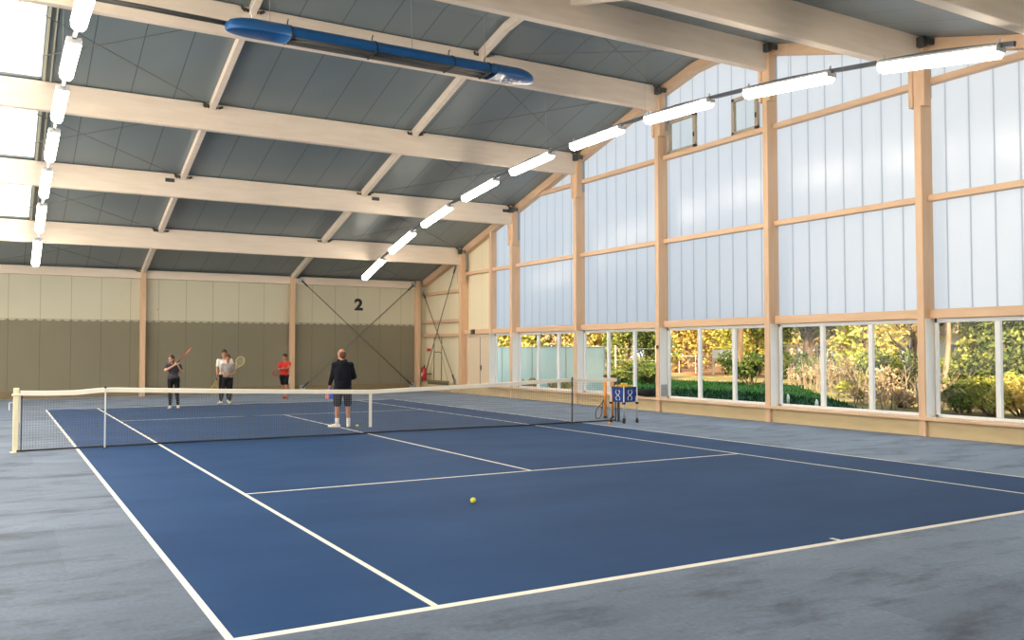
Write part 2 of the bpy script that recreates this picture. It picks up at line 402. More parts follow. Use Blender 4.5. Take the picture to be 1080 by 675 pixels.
# roof sheets (with openings for the rooflights on the left)
def roof_slab(mb, x0, x1, ya, yb, th=0.10, dz=0.0):
    ys = sorted({ya, yb} | {y for y in (Y0, Y0 - .65, Y0 + .65, Y0 - 2.06, Y0 + 2.06) if min(ya, yb) < y < max(ya, yb)})
    for a, b in zip(ys, ys[1:]):
        za, zb = roof_z(a) + dz, roof_z(b) + dz
        vs = [(x0, a, za), (x1, a, za), (x1, b, zb), (x0, b, zb), (x0, a, za + th), (x1, a, za + th), (x1, b, zb + th), (x0, b, zb + th)]
        mb.add(vs, [(0, 3, 2, 1), (4, 5, 6, 7), (0, 1, 5, 4), (1, 2, 6, 5), (2, 3, 7, 6), (3, 0, 4, 7)])
SKX0, SKX1 = -12.9, -5.93
rows = [NEAR - 0.4] + COLY + [FAR + 0.4]
mb = MB()
roof_slab(mb, SKX1, XW + 0.55, rows[0], rows[-1])
roof_slab(mb, XL - 0.3, SKX0, rows[0], rows[-1])
nsky = 0; sky = []
for a, b in zip(rows, rows[1:]):
    if a < NEAR or b > FAR: roof_slab(mb, SKX0, SKX1, a, b)
    else:
        roof_slab(mb, SKX0, SKX1, a, a + 0.12); roof_slab(mb, SKX0, SKX1, b - 0.12, b); sky.append((a + 0.12, b - 0.12))
tag(mb.build('ceiling', M['roof']), kind='structure')
wn = 1
for a, b in sky:
    m2 = MB(); roof_slab(m2, SKX0, SKX1, a, b, 0.03, 0.04)
    o = tag(m2.build('window_%d' % wn, M['skylight']), kind='structure'); wn += 1
    m3 = MB(); xe = SKX1
    m3.bar((xe + 0.06, a, roof_z(a) - 0.03), (xe + 0.06, b, roof_z(b) - 0.03), 0.05, 0.06); m3.bar((xe + 0.20, a, roof_z(a) - 0.02), (xe + 0.20, b, roof_z(b) - 0.02), 0.03, 0.04)
    m3.build('frame', M['panel'], o)

# right wall ------------------------------------------------------------
GIRT = [2.47, 4.83, 7.22]
XG = 9.80
allc = COLY + [FAR]
edges = [NEAR] + COLY + [FAR]
wr = tag(thing('wall_right', None, None), kind='structure')
MB().box(9.50, 9.78, NEAR, FAR, 0.0, 0.33).build('plinth', M['plinth'], wr)
def poly_strip(y0, y1, z0, ztop=None):
    """upright sheet from z0 to ztop (or up to the roof)"""
    ys = sorted({y0, y1} | {y for y in (Y0, Y0 - .65, Y0 + .65, Y0 - 2.06, Y0 + 2.06) if y0 < y < y1}); m = MB()
    n = len(ys); top = [(ztop if ztop else roof_z(y) + 0.02) for y in ys]
    vs = [(XG, y, z0) for y in ys] + [(XG, y, t) for y, t in zip(ys, top)] + [(XG + 0.04, y, z0) for y in ys] + [(XG + 0.04, y, t) for y, t in zip(ys, top)]
    fs = []
    for i in range(n - 1):
        fs += [(i, n + i, n + i + 1, i + 1), (2 * n + i, 2 * n + i + 1, 3 * n + i + 1, 3 * n + i), (n + i, 3 * n + i, 3 * n + i + 1, n + i + 1), (i, i + 1, 2 * n + i + 1, 2 * n + i)]
    fs += [(0, 2 * n, 3 * n, n), (n - 1, 2 * n - 1, 4 * n - 1, 3 * n - 1)]
    return m.add(vs, fs)
HALF = 12.16
for a, b in zip(edges, edges[1:]):
    for q, z0 in enumerate(GIRT):
        z1 = GIRT[q + 1] if q < 2 else None
        hi = max(roof_z(a), roof_z(b)) if not (a < Y0 < b) else 9.64
        if z0 > hi: continue
        if z1 and z1 > min(roof_z(a), roof_z(b)): z1 = None
        segs = [(a, b, M['poly'])]
        if a > 14: segs = [(a, b, M['panel_side'])]
        elif a > 10: segs = [(a, HALF, M['poly']), (HALF, b, M['panel_side'])]
        for sa, sb, mt in segs:
            if z1 is None and z0 > min(roof_z(sa), roof_z(sb)):           # triangle that ends where the roof meets the rail
                yc = Y0 + math.copysign(2.06 + (9.28 - z0) / 0.2735, (a + b) / 2)
                sa, sb = (max(sa, yc), sb) if sa < Y0 else (sa, min(sb, yc))
                if sb - sa < 0.05: continue
            poly_strip(sa, sb, z0, z1).build('glazing_panel' if mt is M['poly'] else 'wall_panel', mt, wr)
        if z1 is None: break
# lower opaque part of the last two bays
MB().box(XG, XG + 0.04, COLY[-1], FAR, 0.3, GIRT[0]).build('wall_panel', M['panel_side'], wr)
MB().box(XG, XG + 0.04, HALF, COLY[-1], 0.0, GIRT[0]).build('wall_panel', M['panel_side'], wr)
tn = 1
def trim(mb, mat='rail'):
    global tn
    o = tag(mb.build('trim_%d' % tn, M[mat]), kind='structure'); tn += 1; return o
for a, b in zip(edges, edges[1:]):
    a2, b2 = a + 0.08, b - 0.08
    if a == NEAR: a2 = a
    if b == FAR: b2 = b - 0.12
    zs = list(GIRT) if a < 14 else [2.38, 2.97, 4.20]
    for z in zs:
        ya, yb = a2, b2
        if z + 0.1 > min(roof_z(a), roof_z(b)) - 0.2:
            yc = 2.06 + (9.28 - 0.25 - z) / 0.2735
            if a >= 0: yb = min(yb, Y0 + yc)
            else: ya = max(ya, Y0 - yc)
            if yb - ya < 0.3: continue
        h = 0.19 if z == 2.47 else 0.125
        trim(MB().cbox(9.60, 9.78, ya, yb, z - h / 2, z + h / 2, 0.008))
    # sloping trim under the roof
    ys = sorted({a2, b2} | {y for y in (Y0, Y0 - .65, Y0 + .65) if a2 < y < b2}); m = MB()
    for p, q in zip(ys, ys[1:]):
        zp, zq = roof_z(p), roof_z(q)
        vs = [(9.55, p, zp - .27), (9.78, p, zp - .27), (9.78, q, zq - .27), (9.55, q, zq - .27), (9.55, p, zp - .005), (9.78, p, zp - .005), (9.78, q, zq - .005), (9.55, q, zq - .005)]
        m.add(vs, [(0, 3, 2, 1), (4, 5, 6, 7), (0, 1, 5, 4), (1, 2, 6, 5), (2, 3, 7, 6), (3, 0, 4, 7)])
    trim(m)
# window board running in front of the columns
trim(MB().cbox(9.37, 9.78, NEAR + 0.05, HALF, 0.325, 0.385, 0.008))
# half post in the bay with the door
trim(MB().cbox(9.52, 9.78, HALF - 0.07, HALF + 0.07, 0, roof_z(HALF) - 0.27, 0.008), 'column')

# windows of the right wall
XF0, XF1 = 9.70, 9.77
for a, b in zip(edges, edges[1:]):
    if a > 12: continue
    a2 = a + 0.08; b2 = (HALF if a > 10 else b) - 0.08
    z0, z1 = 0.385, 2.375
    f = MB(); rev = 0.30 if a < 10 else 0.30
    ya, yb = a2 + 0.02, b2 - 0.04
    f.cbox(XF0, XF1, ya, yb, z0, z0 + 0.06); f.cbox(XF0, XF1, ya, yb, z1 - 0.085, z1)
    f.cbox(XF0, XF1, ya, ya + 0.06, z0, z1); f.cbox(XF0, XF1, yb - 0.06, yb, z0, z1)
    o = tag(f.build('window_%d' % wn, M['white']), kind='structure'); wn += 1
    n = 3 if a < 10 else 1
    for k in range(1, n):
        yy = yb - (yb - ya) * k / n
        MB().cbox(XF0 - 0.01, XF1, yy - 0.055, yy + 0.055, z0 + 0.06, z1 - 0.085).build('mullion', M['white'], o)
    for k in range(n):
        p0 = ya + (yb - ya) * k / n; p1 = ya + (yb - ya) * (k + 1) / n
        MB().box(9.735, 9.745, p0 + 0.04, p1 - 0.04, z0 + 0.04, z1 - 0.06).build('pane', M['glass'], o)
    # white boarding on the post beside the window
    MB().box(9.45, 9.70, b2 - 0.022, b2 - 0.002, z0, z1).build('reveal', M['white'], o)
# two small framed openings high in the wall
for y0, y1 in ((0.82, 1.97), (-1.47, -0.56)):
    f = MB(); z0, z1 = 7.31, 8.27
    for b_ in ((y0, y1, z0, z0 + .09), (y0, y1, z1 - .09, z1)): f.cbox(9.70, 9.79, *b_)
    for b_ in ((y0, y0 + .10, z0, z1), (y1 - .10, y1, z0, z1)): f.cbox(9.70, 9.79, *b_)
    o = tag(f.build('window_%d' % wn, material('vent_frame', (0.42, 0.36, 0.27), 0.5)), kind='structure'); wn += 1
    MB().box(9.75, 9.765, y0 + .05, y1 - .05, z0 + .05, z1 - .05).build('pane', M['glass'], o)
    h = MB(); h.cbox(9.67, 9.71, y0 + .03, y0 + .07, z0 + .3, z0 + .42); h.build('catch', M['dark_steel'], o)
# door
d = tag(MB().cbox(9.71, 9.76, 12.36, 14.30, 0.01, 2.27).build('door_1', M['door']), kind='structure')
fr = MB(); fr.cbox(9.68, 9.79, 12.29, 12.36, 0, 2.36); fr.cbox(9.68, 9.79, 14.30, 14.36, 0, 2.36); fr.cbox(9.68, 9.79, 12.36, 14.30, 2.28, 2.36); fr.build('door_frame', M['door'], d)
MB().box(9.700, 9.712, 13.27, 13.285, 0.02, 2.26).build('door_seam', M['dark_steel'], d)
hd = MB(); hd.cbox(9.69, 9.712, 13.17, 13.23, 0.95, 1.15); hd.tube([(9.70, 13.2, 1.08), (9.65, 13.2, 1.08), (9.65, 13.06, 1.08)], 0.011); hd.build('door_handle', M['dark_steel'], d)

# far wall --------------------------------------------------------------
wf = tag(MB().box(XL, XW + 0.4, FAR, FAR + 0.12, 0, 4.9).build('wall_far', M['panel']), kind='structure')
tag(MB().cbox(XL, 9.2, FAR - 0.05, FAR, 0, 0.30).build('baseboard_far', M['plinth']), kind='structure')
for x in LINEX + [9.30]:
    trim(MB().cbox(x - 0.09, x + 0.09, FAR - 0.28, FAR - 0.001, 0, 4.80, 0.008), 'column')
xs = [XL] + LINEX + [9.30]
for a, b in zip(xs, xs[1:]):
    trim(MB().cbox(a + 0.09, b - 0.09, FAR - 0.20, FAR - 0.001, 4.46, 4.76, 0.008), 'beam')
wn_ = tag(MB().box(XL, XW + 0.4, NEAR - 0.12, NEAR, 0, 2.6).build('wall_near', M['panel']), kind='structure')
MB().box(XL, XW + 0.4, NEAR - 0.08, NEAR - 0.04, 2.6, 4.9).build('glazing_panel', M['poly_plain'], wn_)  # unseen glazing, added to throw warm light onto the beams
wl = tag(MB().box(XL - 0.1, XL, NEAR, FAR, 0, 0.5).build('wall_left', M['plinth']), kind='structure')
for a, b in zip(edges, edges[1:]):
    m = MB(); ys = sorted({a, b} | {y for y in (Y0, Y0 - .65, Y0 + .65) if a < y < b})
    for p, q in zip(ys, ys[1:]):
        m.add([(XL - .05, p, .5), (XL - .05, q, .5), (XL - .05, q, roof_z(q) + .05), (XL - .05, p, roof_z(p) + .05)], [(0, 1, 2, 3)])
    m.build('glazing_panel', M['poly_plain'], wl)
    MB().box(XL - 0.04, XL + 0.2, b - 0.08, b + 0.08, 0, roof_z(b) - .05).build('post', M['column'], wl)

# columns of the right wall
ORD = ['first', 'second', 'third', 'fourth', 'fifth', 'sixth', 'seventh', 'eighth']
for i, y in enumerate(COLY):
    zb = roof_z(y) - 0.70
    m = MB(); m.cbox(XW, 9.78, y - 0.08, y + 0.08, 0, roof_z(y) - 0.02, 0.01)
    o = m.build('timber_column', M['column'])
    tag(o, 'pale timber column on the window wall, %s from the far wall' % ORD[7 - i], 'column', 'timber columns of the window wall', 'structure')
    for s_ in (-1, 1): MB().cbox(XW - 0.02, 9.62, y + s_ * 0.132 - 0.05, y + s_ * 0.132 + 0.05, zb - 0.75, roof_z(y) - 0.12, 0.008).build('cheek_board', M['column'], o)
    pl = MB(); pl.box(9.63, 9.77, y - 0.095, y - 0.081, zb - 0.55, zb + 0.45)
    for q in range(6): pl.cbox(9.68, 9.71, y - 0.115, y - 0.09, zb - 0.45 + q * .16, zb - 0.41 + q * .16)
    pl.build('bolted_plate', M['steel'], o)
    if abs(y) > 1:
        bk = MB(); z = roof_z(y) - 0.16; s_ = 1 if y < 0 else -1
        bk.cbox(9.28, 9.42, y - 0.26, y - 0.10, z - 0.12, z + 0.08); bk.bar((9.38, y - .2, z), (9.55, y - .32, z - .02), .05, .12); bk.build('brace_bracket', M['dark_steel'], o)

# big roof beams
for i, y in enumerate(COLY):
    zt = roof_z(y) - 0.01; zb = zt - 0.69
    o = MB().cbox(XL, XW, y - 0.10, y + 0.10, zb, zt, 0.012).build('timber_beam', M['beam'])
    tag(o, 'deep pale timber roof beam, %s from the far wall' % ORD[7 - i], 'beam', 'deep roof beams', 'structure')
    for x in LINEX:
        z = zt - 0.10
        for s_ in (-1, 1):
            h = MB()
            h.box(x - 0.13, x + 0.13, y + s_ * 0.105 - 0.006, y + s_ * 0.105 + 0.006, z - 0.02, z + 0.05)
            h.bar((x - .16, y + s_ * .11, z), (x - .24, y + s_ * .2, z + .02), .04, .05); h.bar((x + .16, y + s_ * .11, z), (x + .24, y + s_ * .2, z + .02), .04, .05)
            h.build('steel_hanger', M['dark_steel'], o)
    if i == 6:
        for x in (-2.37, 4.13, 9.16):
            q = MB(); q.cbox(x - .13, x + .13, y - .13, y - .10, zt - .26, zt - .15)
            for k in range(4): q.cbox(x - .11 + k * .06, x - .08 + k * .06, y - .145, y - .13, zt - .22, zt - .19)
            q.build('steel_plate', M['dark_steel'], o)
# struts running up the slope between the beams
full = [NEAR] + COLY + [FAR]
for a, b in zip(full, full[1:]):
    for x in LINEX:
        ys = sorted({a + .1, b - .1} | {y for y in (Y0, Y0 - .65, Y0 + .65) if a < y < b}); m = MB()
        for p, q in zip(ys, ys[1:]): m.bar((x, p, roof_z(p) - .11), (x, q, roof_z(q) - .11), 0.14, 0.20)
        trim(m, 'beam')
# diagonal steel rods under the roof
names = {-7.7: 'left', 3.7: 'window side'}
for bi, (a, b) in enumerate(zip(full, full[1:])):
    if b < -1.9: continue
    for x0, x1 in ((-7.7, -2.0), (3.7, 9.4)):
        for s_ in (0, 1):
            xa, xb = (x0, x1) if s_ == 0 else (x1, x0)
            p = V((xa, a + .1, roof_z(a + .1) - .13)); q = V((xb, b - .1, roof_z(b - .1) - .13))
            dirn = (q - p).normalized(); p += dirn * .12; q -= dirn * .12
            m = MB(); m.tube([p, q], 0.009, 6)

            o = thing('brace_rod', 'thin steel rod under %s roof bay from far wall, %s, leaning %s' % (ORD[min(8 - bi, 7)], 'left side' if x0 < 0 else 'window side', 'left' if s_ else 'right'), 'brace rod', (0, 0, 0), 0, 'steel brace rods under the roof')
            m.build('rod', M['rod'], o, True)
            for e, sg in ((p, 1), (q, -1)): MB().tube([e, e + dirn * .22 * sg], 0.026, 8).build('turnbuckle', M['dark_steel'], o)
# cross rods on the far wall and the side wall
def cross(p, q, label, group):
    p = V(p); q = V(q); dr = (q - p).normalized()
    o = thing('brace_rod', label, 'brace rod', (0, 0, 0), 0, group)
    MB().tube([p, q], 0.02, 8).build('rod', M['rod'], o, True)
    for e, sg in ((p, 1), (q, -1)): MB().tube([e, e + dr * .35 * sg], 0.038, 8).build('turnbuckle', M['dark_steel'], o)
    for e in (p, q):
        if abs(dr.x) > .1: MB().cbox(e.x - .12, e.x + .12, e.y - .015, e.y + .015 , e.z - .11, e.z + .11).build('end_plate', M['steel'], o)
        else: MB().cbox(e.x - .015, e.x + .015, e.y - .12, e.y + .12 , e.z - .11, e.z + .11).build('end_plate', M['steel'], o)
cross((4.05, FAR - .24, 4.62), (9.02, FAR - .24, 0.20), 'steel wall brace under the number 2, falling towards the corner', 'crossed wall braces under the number 2')
cross((9.05, FAR - .30, 4.60), (4.10, FAR - .30, 0.20), 'steel wall brace under the number 2, rising towards the corner', 'crossed wall braces under the number 2')
cross((9.47, 14.95, 5.2), (9.47, FAR - .45, 0.45), 'thin steel brace on corner side wall, falling towards the far wall', 'crossed braces beside the corner')
cross((9.43, FAR - .45, 4.30), (9.43, 14.95, 0.45), 'thin steel brace on corner side wall, rising towards the far wall', 'crossed braces beside the corner')

# mesh curtains along the far wall
cx = [-13.2] + LINEX + [9.30]
cl = ['left of the first post', 'between the first and second posts', 'behind the woman and the couple', 'below the number 2']
for i, (a, b) in enumerate(zip(cx, cx[1:])):
    a += .10; b -= .10; n = int((b - a) / 0.036); m = MB(); yy = FAR - 0.085
    vs = []; fs = []
    for k in range(n + 1):
        x = a + (b - a) * k / n; w = 0.012 * math.sin(k * .55)
        zt = 2.865 - 0.05 * abs(math.sin(k * math.pi / 8))
        vs += [(x, yy + w, .02), (x, yy + w, 1.4), (x, yy + w, zt)]
    for k in range(n): 
        o_ = 3 * k; fs += [(o_, o_ + 3, o_ + 4, o_ + 1), (o_ + 1, o_ + 4, o_ + 5, o_ + 2)]
    m.add(vs, fs)
    o = tag(m.build('mesh_curtain', M['curtain']), 'dark mesh backdrop curtain on the far wall, hanging %s' % ['behind the net post', 'behind the woman in black', 'behind the boy in red', 'below the number 2'][i] if i else 'dark mesh backdrop curtain on far wall beyond the frame edge', 'curtain', 'mesh backdrop curtains')
    r = MB(); r.tube([(a, yy, 2.87), (b, yy, 2.87)], 0.006, 6); r.build('wire', M['dark_steel'], o)

# number 2 painted on the far wall
cu = bpy.data.curves.new('number', 'FONT'); cu.body = '2'; cu.size = 0.66; cu.extrude = 0.004; cu.offset = 0.028; cu.align_x = 'CENTER'
to = bpy.data.objects.new('tmp', cu); COL.objects.link(to)
bpy.context.view_layer.update()
me = bpy.data.meshes.new_from_object(to.evaluated_get(bpy.context.evaluated_depsgraph_get()))
bpy.data.objects.remove(to); me.materials.clear(); me.materials.append(M['black'])
o = bpy.data.objects.new('court_number', me); COL.objects.link(o)
o.location = (6.62, FAR - 0.006, 3.47); o.rotation_euler = (math.pi / 2, 0, 0); o.scale = (1.12, 1, 1)
tag(o, 'bold black number 2 on the cream far wall', 'sign')

# ------------------------------------------------------------------ lights
RY = [14.47, 11.71, 8.85, 5.84, 2.88, -0.12, -3.07, -6.07, -9.05, -12.0]
def row_z(y): return float(np.interp(y, [-15, -12.0, -9.05, -6.07, -3.08, -.10, 2.89, 5.84, 8.83, 11.72, 14.47, 16.5], [5.0, 5.62, 6.19, 6.57, 6.80, 6.85, 6.78, 6.53, 6.14, 5.58, 4.84, 4.25]))
def make_lamp():
    root = thing('strip_lamp', 'x', 'lamp')
    L = 0.985
    prof = [(-.118, .06), (-.108, -.03), (-.06, -.085), (.06, -.085), (.108, -.03), (.118, .06)]
    m = MB(); n = len(prof)
    vs = [(x, y, z) for y in (-L, L) for x, z in prof]
    fs = [(i, i + 1, n + i + 1, n + i) for i in range(n - 1)] + [tuple(range(n)), tuple(range(n, 2 * n))[::-1]]
    m.add(vs, fs); m.build('diffuser', M['lamp'], root)
    MB().cbox(-.122, .122, -L, L, .06, .10).build('housing', M['housing'], root)
    for s_ in (-1, 1):
        e = MB(); e.cbox(-.115, .115, s_ * (L + .015) - .015, s_ * (L + .015) + .015, .0, .11); e.cbox(-.02, .02, s_ * (L - .02) - .01, s_ * (L - .02) + .01, .10, .2); e.build('end_cap', M['housing'], root)
    return root
proto = make_lamp(); first = True
rows_ = [(5.70, RY[:9], 'window-side'), (-5.69, RY[:8], 'left')]
for X, ys, side in rows_:
    for i, y in enumerate(ys):
        o = proto if first else copy_tree(proto); first = False
        dz = (row_z(y + 1) - row_z(y - 1)) / 2
        o.location = (X, y, row_z(y)); o.rotation_euler = (math.atan(dz), 0, 0)
        o['label'] = 'glowing white strip lamp in the %s row, %s from the far wall' % (side, (ORD + ['ninth', 'tenth'])[i])
        o['group'] = 'strip lamps of the %s row' % side
    tr = thing('lamp_track', 'dark rail carrying the %s row of strip lamps' % side, 'rail', (0, 0, 0), 0, 'lamp rails')
    yy = np.arange(ys[-1] - 1.2, ys[0] + 1.1, 0.4)
    m = MB()
    for p, q in zip(yy, yy[1:]): m.bar((X, p, row_z(p) + .13), (X, q, row_z(q) + .13), 0.06, 0.07)
    m.build('rail', M['track'], tr)
    for y in COLY:
        if ys[-1] - 1 < y < ys[0]:
            MB().tube([(X, y, row_z(y) + .15), (X, y, roof_z(y) - .69)], 0.003, 5).build('suspension_wire', M['steel'], tr)

# ------------------------------------------------------------------ radiant heater
HY, HZ = -0.95, 7.62
ht = thing('radiant_heater', 'long blue tube heater with rounded ends hanging under the roof ridge', 'heater', (0, HY, HZ))
def hood(x0, x1, w=0.26, h=0.26, closed=False, n=14):
    m = MB(); vs = []; fs = []
    pr = [(-w * math.cos(math.pi * k / n), h * math.sin(math.pi * k / n) ** 0.75) for k in range(n + 1)]
    inner = [(a * .95, b * .95 - .004) for a, b in pr]
    for x in (x0, x1):
        vs += [(x, a, b) for a, b in pr] + [(x, a, b) for a, b in inner]
    k = n + 1
    for i in range(n):
        fs += [(i, i + 1, 2 * k + i + 1, 2 * k + i), (k + i, 3 * k + i, 3 * k + i + 1, k + i + 1)]
    return m.add(vs, fs)
hood(-2.05, 2.35).build('reflector_hood', M['blue'], ht, True)
hood(-2.04, 2.34, 0.243, 0.222).build('reflector', M['reflector'], ht, True)
m = MB(); m.tube([(-2.1, -.09, .06), (2.35, -.09, .06)], 0.05, 12); m.tube([(-2.1, .09, .06), (2.35, .09, .06)], 0.05, 12); m.build('radiant_tube', M['dark_steel'], ht, True)
def rounded_end(x0, x1, sgn):
    m = MB(); n = 14; k = n + 1; vs = []; fs = []
    N = 9
    for q in range(N):
        t = (q / (N - 1)) ** .6; xx = x0 + (x1 - x0) * t; s_ = math.sqrt(max(1e-4, 1 - max(0, (t - .5) / .5) ** 2)) if t > .5 else 1
        for a in range(2 * n):
            ang = 2 * math.pi * a / (2 * n); zz = math.sin(ang); yv = -math.cos(ang)
            vs.append((xx, .27 * yv * s_, (.275 * zz if zz > 0 else .03 * zz) * (0.35 + .65 * s_)))
    for q in range(N - 1):
        for a in range(2 * n):
            b = (a + 1) % (2 * n); fs.append((q * 2 * n + a, q * 2 * n + b, (q + 1) * 2 * n + b, (q + 1) * 2 * n + a))
    fs.append(tuple(range(2 * n))); fs.append(tuple(range((N - 1) * 2 * n, N * 2 * n)))
    return m.add(vs, fs)
rounded_end(-2.05, -3.22, -1).build('burner_box', M['blue'], ht, True)
rounded_end(2.35, 3.40, 1).build('end_cap', M['blue'], ht, True)
for x in (-2.05, -.35, 1.35, 2.2):
    m = MB(); m.tube([(x, -.275 * math.cos(math.pi * q / 12), .255 * math.sin(math.pi * q / 12) ** .75) for q in range(13)], 0.016, 6); m.bar((x, -.28, .0), (x, .28, .0), .03, .03); m.tube([(x, 0, .24), (x, .06, .34), (x, 0, .40)], .012, 6); m.build('clamp', M['black'], ht)
for x in (-2.4, 0.5, 2.2): MB().tube([(x, 0, .24), (x, 0.1, roof_z(HY) - HZ - .02)], .006, 5).build('hanging_wire', M['steel'], ht)
m = MB(); m.tube([(-3.15, .05, .12), (-4.6, .05, .14), (-6.6, .05, .14)], 0.045, 10); m.build('flue_pipe', M['dark_steel'], ht, True)
m = MB(); m.tube([(-2.7, .0, .2), (-2.75, .05, .5), (-2.6, .1, .9), (-2.3, .1, 1.3), (-2.1, .1, 1.75)], 0.012, 6); m.build('supply_hose', M['silver'], ht, True)
m = MB()                                                              # white lettering on the right-hand cap
for q, (xx, w_, yy_) in enumerate(((2.62, .10, -.06), (2.75, .05, -.10), (2.83, .12, -.05), (2.97, .06, -.09), (2.70, .05, .05), (2.79, .09, .08), (2.91, .05, .05))):
    m.bar((xx, yy_ - .03, -.036), (xx + w_, yy_ + .03, -.036), .020, .006)
    m.bar((xx, yy_ + .03, -.036), (xx + w_ * .6, yy_ - .05, -.036), .022, .006)
m.build('white_lettering', M['white'], ht)

# small dark bar under the roof sheet
yc_ = 2.75
m = MB(); m.bar((5.55, yc_ - .2, roof_z(yc_ - .2) - .03), (5.62, yc_ + .25, roof_z(yc_ + .25) - .03), .06, .05); m.bar((5.58, yc_, roof_z(yc_) - .04), (5.80, yc_ + .05, roof_z(yc_) - .03), .03, .03)
tag(m.build('roof_bar', M['dark_steel']), 'small dark bar on the grey roof sheet right of the heater', 'clip')

# ------------------------------------------------------------------ tennis net
net = thing('tennis_net', 'tennis net with white headband strung across the blue court', 'net')
def cord(x):
    return float(np.interp(x, [-6.4, -6.0, -5.5, -5.03, -2.5, 0, 2.5, 5.03, 5.7, 6.4], [1.05, 1.035, 1.035, 1.075, .985, .914, .985, 1.075, 1.05, 1.05]))
def foot_y(x): return 0.05 * math.sin(x * 1.3) + 0.03 * math.sin(x * 3.1)
def tri(mb, a, b, r):
    mb.bar(a, b, r * 2, r * 2)
XS = np.arange(-6.34, 6.341, 0.045)
m = MB()
for x in XS:
    zt = cord(x); yb = foot_y(x)
    m.bar((x, 0, zt - .03), (x, yb, 0.03), .0036, .0036, (0, 1, 0))
N = 22
seg = np.linspace(-6.34, 6.34, 43)
for k in range(1, N + 1):
    t = k / (N + 1)
    for p, q in zip(seg, seg[1:]):
        P_ = V((p, foot_y(p) * t, (cord(p) - .03) * (1 - t) + .03 * t)); Q_ = V((q, foot_y(q) * t, (cord(q) - .03) * (1 - t) + .03 * t))
        m.bar(P_, Q_, .0036, .0036)
m.build('mesh', M['net'], net)
m = MB()
seg2 = np.linspace(-6.36, 6.36, 61)
for p, q in zip(seg2, seg2[1:]):
    m.add([(p, -.012, cord(p) - .078), (q, -.012, cord(q) - .078), (q, -.012, cord(q) - .004), (p, -.012, cord(p) - .004), (p, .012, cord(p) - .078), (q, .012, cord(q) - .078), (q, .012, cord(q) - .004), (p, .012, cord(p) - .004), (p, 0, cord(p) + .006), (q, 0, cord(q) + .006)],
          [(0, 1, 2, 3), (5, 4, 7, 6), (3, 2, 9, 8), (6, 7, 8, 9), (0, 4, 5, 1)])
m.build('headband', M['band'], net)
m = MB(); m.tube([(x, foot_y(x), .03) for x in np.linspace(-6.4, 6.4, 80)], .017, 6); m.build('bottom_cord', M['rubber'], net, True)
m = MB(); m.box(-.028, .028, -.016, -.012, .16, cord(0) - .01); m.box(-.028, .028, .012, .016, .16, cord(0) - .01); m.box(-.028, .028, -.016, .016, .15, .162); m.build('center_strap', M['band'], net)
for x in (-6.335, 6.335): MB().bar((x, 0, .03), (x, 0, 1.0), .02, .02, (0, 1, 0)).build('side_cord', M['rubber'], net)
def post(x, mat, s_):
    hw = .045 if s_ < 0 else .028; m = MB(); m.cbox(x - hw, x + hw, -hw, hw, 0, 1.10, .010); m.cbox(x - hw * 1.5, x + hw * 1.5, -hw * 1.3, hw * 1.3, .96, 1.0, .01); m.tube([(x, 0, 0), (x, 0, .012)], .085, 12)
    p = m.build('post', M[mat], net)
    m = MB(); m.cbox(x - s_ * .05 - .02, x - s_ * .05 + .02, -.03, .03, .5, .98); m.tube([(x + s_ * .06, 0, .85), (x + s_ * .10, 0, .85), (x + s_ * .10, 0, .72)], .009, 6); m.build('winder', M['silver' if mat == 'post' else 'dark_steel'], p)
post(-6.42, 'post', -1); post(6.42, 'dark_steel', 1)
for x, lb in ((-5.03, 'slim singles stick holding the net up near the cream net post'), (5.03, 'slim singles stick holding the net up near the orange tubes')):
    o = thing('singles_stick', lb, 'net stick', (x, -.04, 0), 0, 'singles sticks')
    MB().cbox(-.013, .013, -.013, .013, .012, 1.065, .003).build('stick', M['dark_steel'] if x > 0 else M['silver'], o)
    MB().cbox(-.035, .035, -.035, .035, 0, .012, .003).build('foot', M['rubber'], o)
    m = MB(); m.cbox(-.016, .016, -.016, .004, 1.065, 1.10, .003); m.build('fork', M['rubber'], o)

# ------------------------------------------------------------------ balls
def ball(loc, mat, label, name='tennis_ball'):
    o = thing(name, label, 'ball', loc, random.random() * 6, 'loose tennis balls')
    MB().ell((0, 0, 0), (.034,) * 3, 20, 12).build('felt', M[mat], o, True)
    m = MB(); n = 40; pts = []
    for i in range(n + 1):
        t = 2 * math.pi * i / n; a = .44
        x = math.cos(t) * (1 - a) + a * math.cos(3 * t); 
        p = V((math.cos(t) + a * math.cos(3 * t), math.sin(t) - a * math.sin(3 * t), 1.3 * math.sin(2 * t))).normalized() * .0342; pts.append(p)
    m.tube(pts, .0016, 4, caps=False); m.build('seam', M['band'], o)
    return o
ball((-2.0, -8.39, .034), 'ball', 'yellow tennis ball lying alone on the near blue court')
ball((0.34, 1.70, .034), 'ball', 'yellow tennis ball on the floor beside the coach')
ball((5.67, -.66, .034), 'ball_orange', 'orange and pale tennis ball on floor before the ball cart')
ball((-2.40, 12.0, 3.03), 'ball_orange', 'small tennis ball in the air before the far wall')

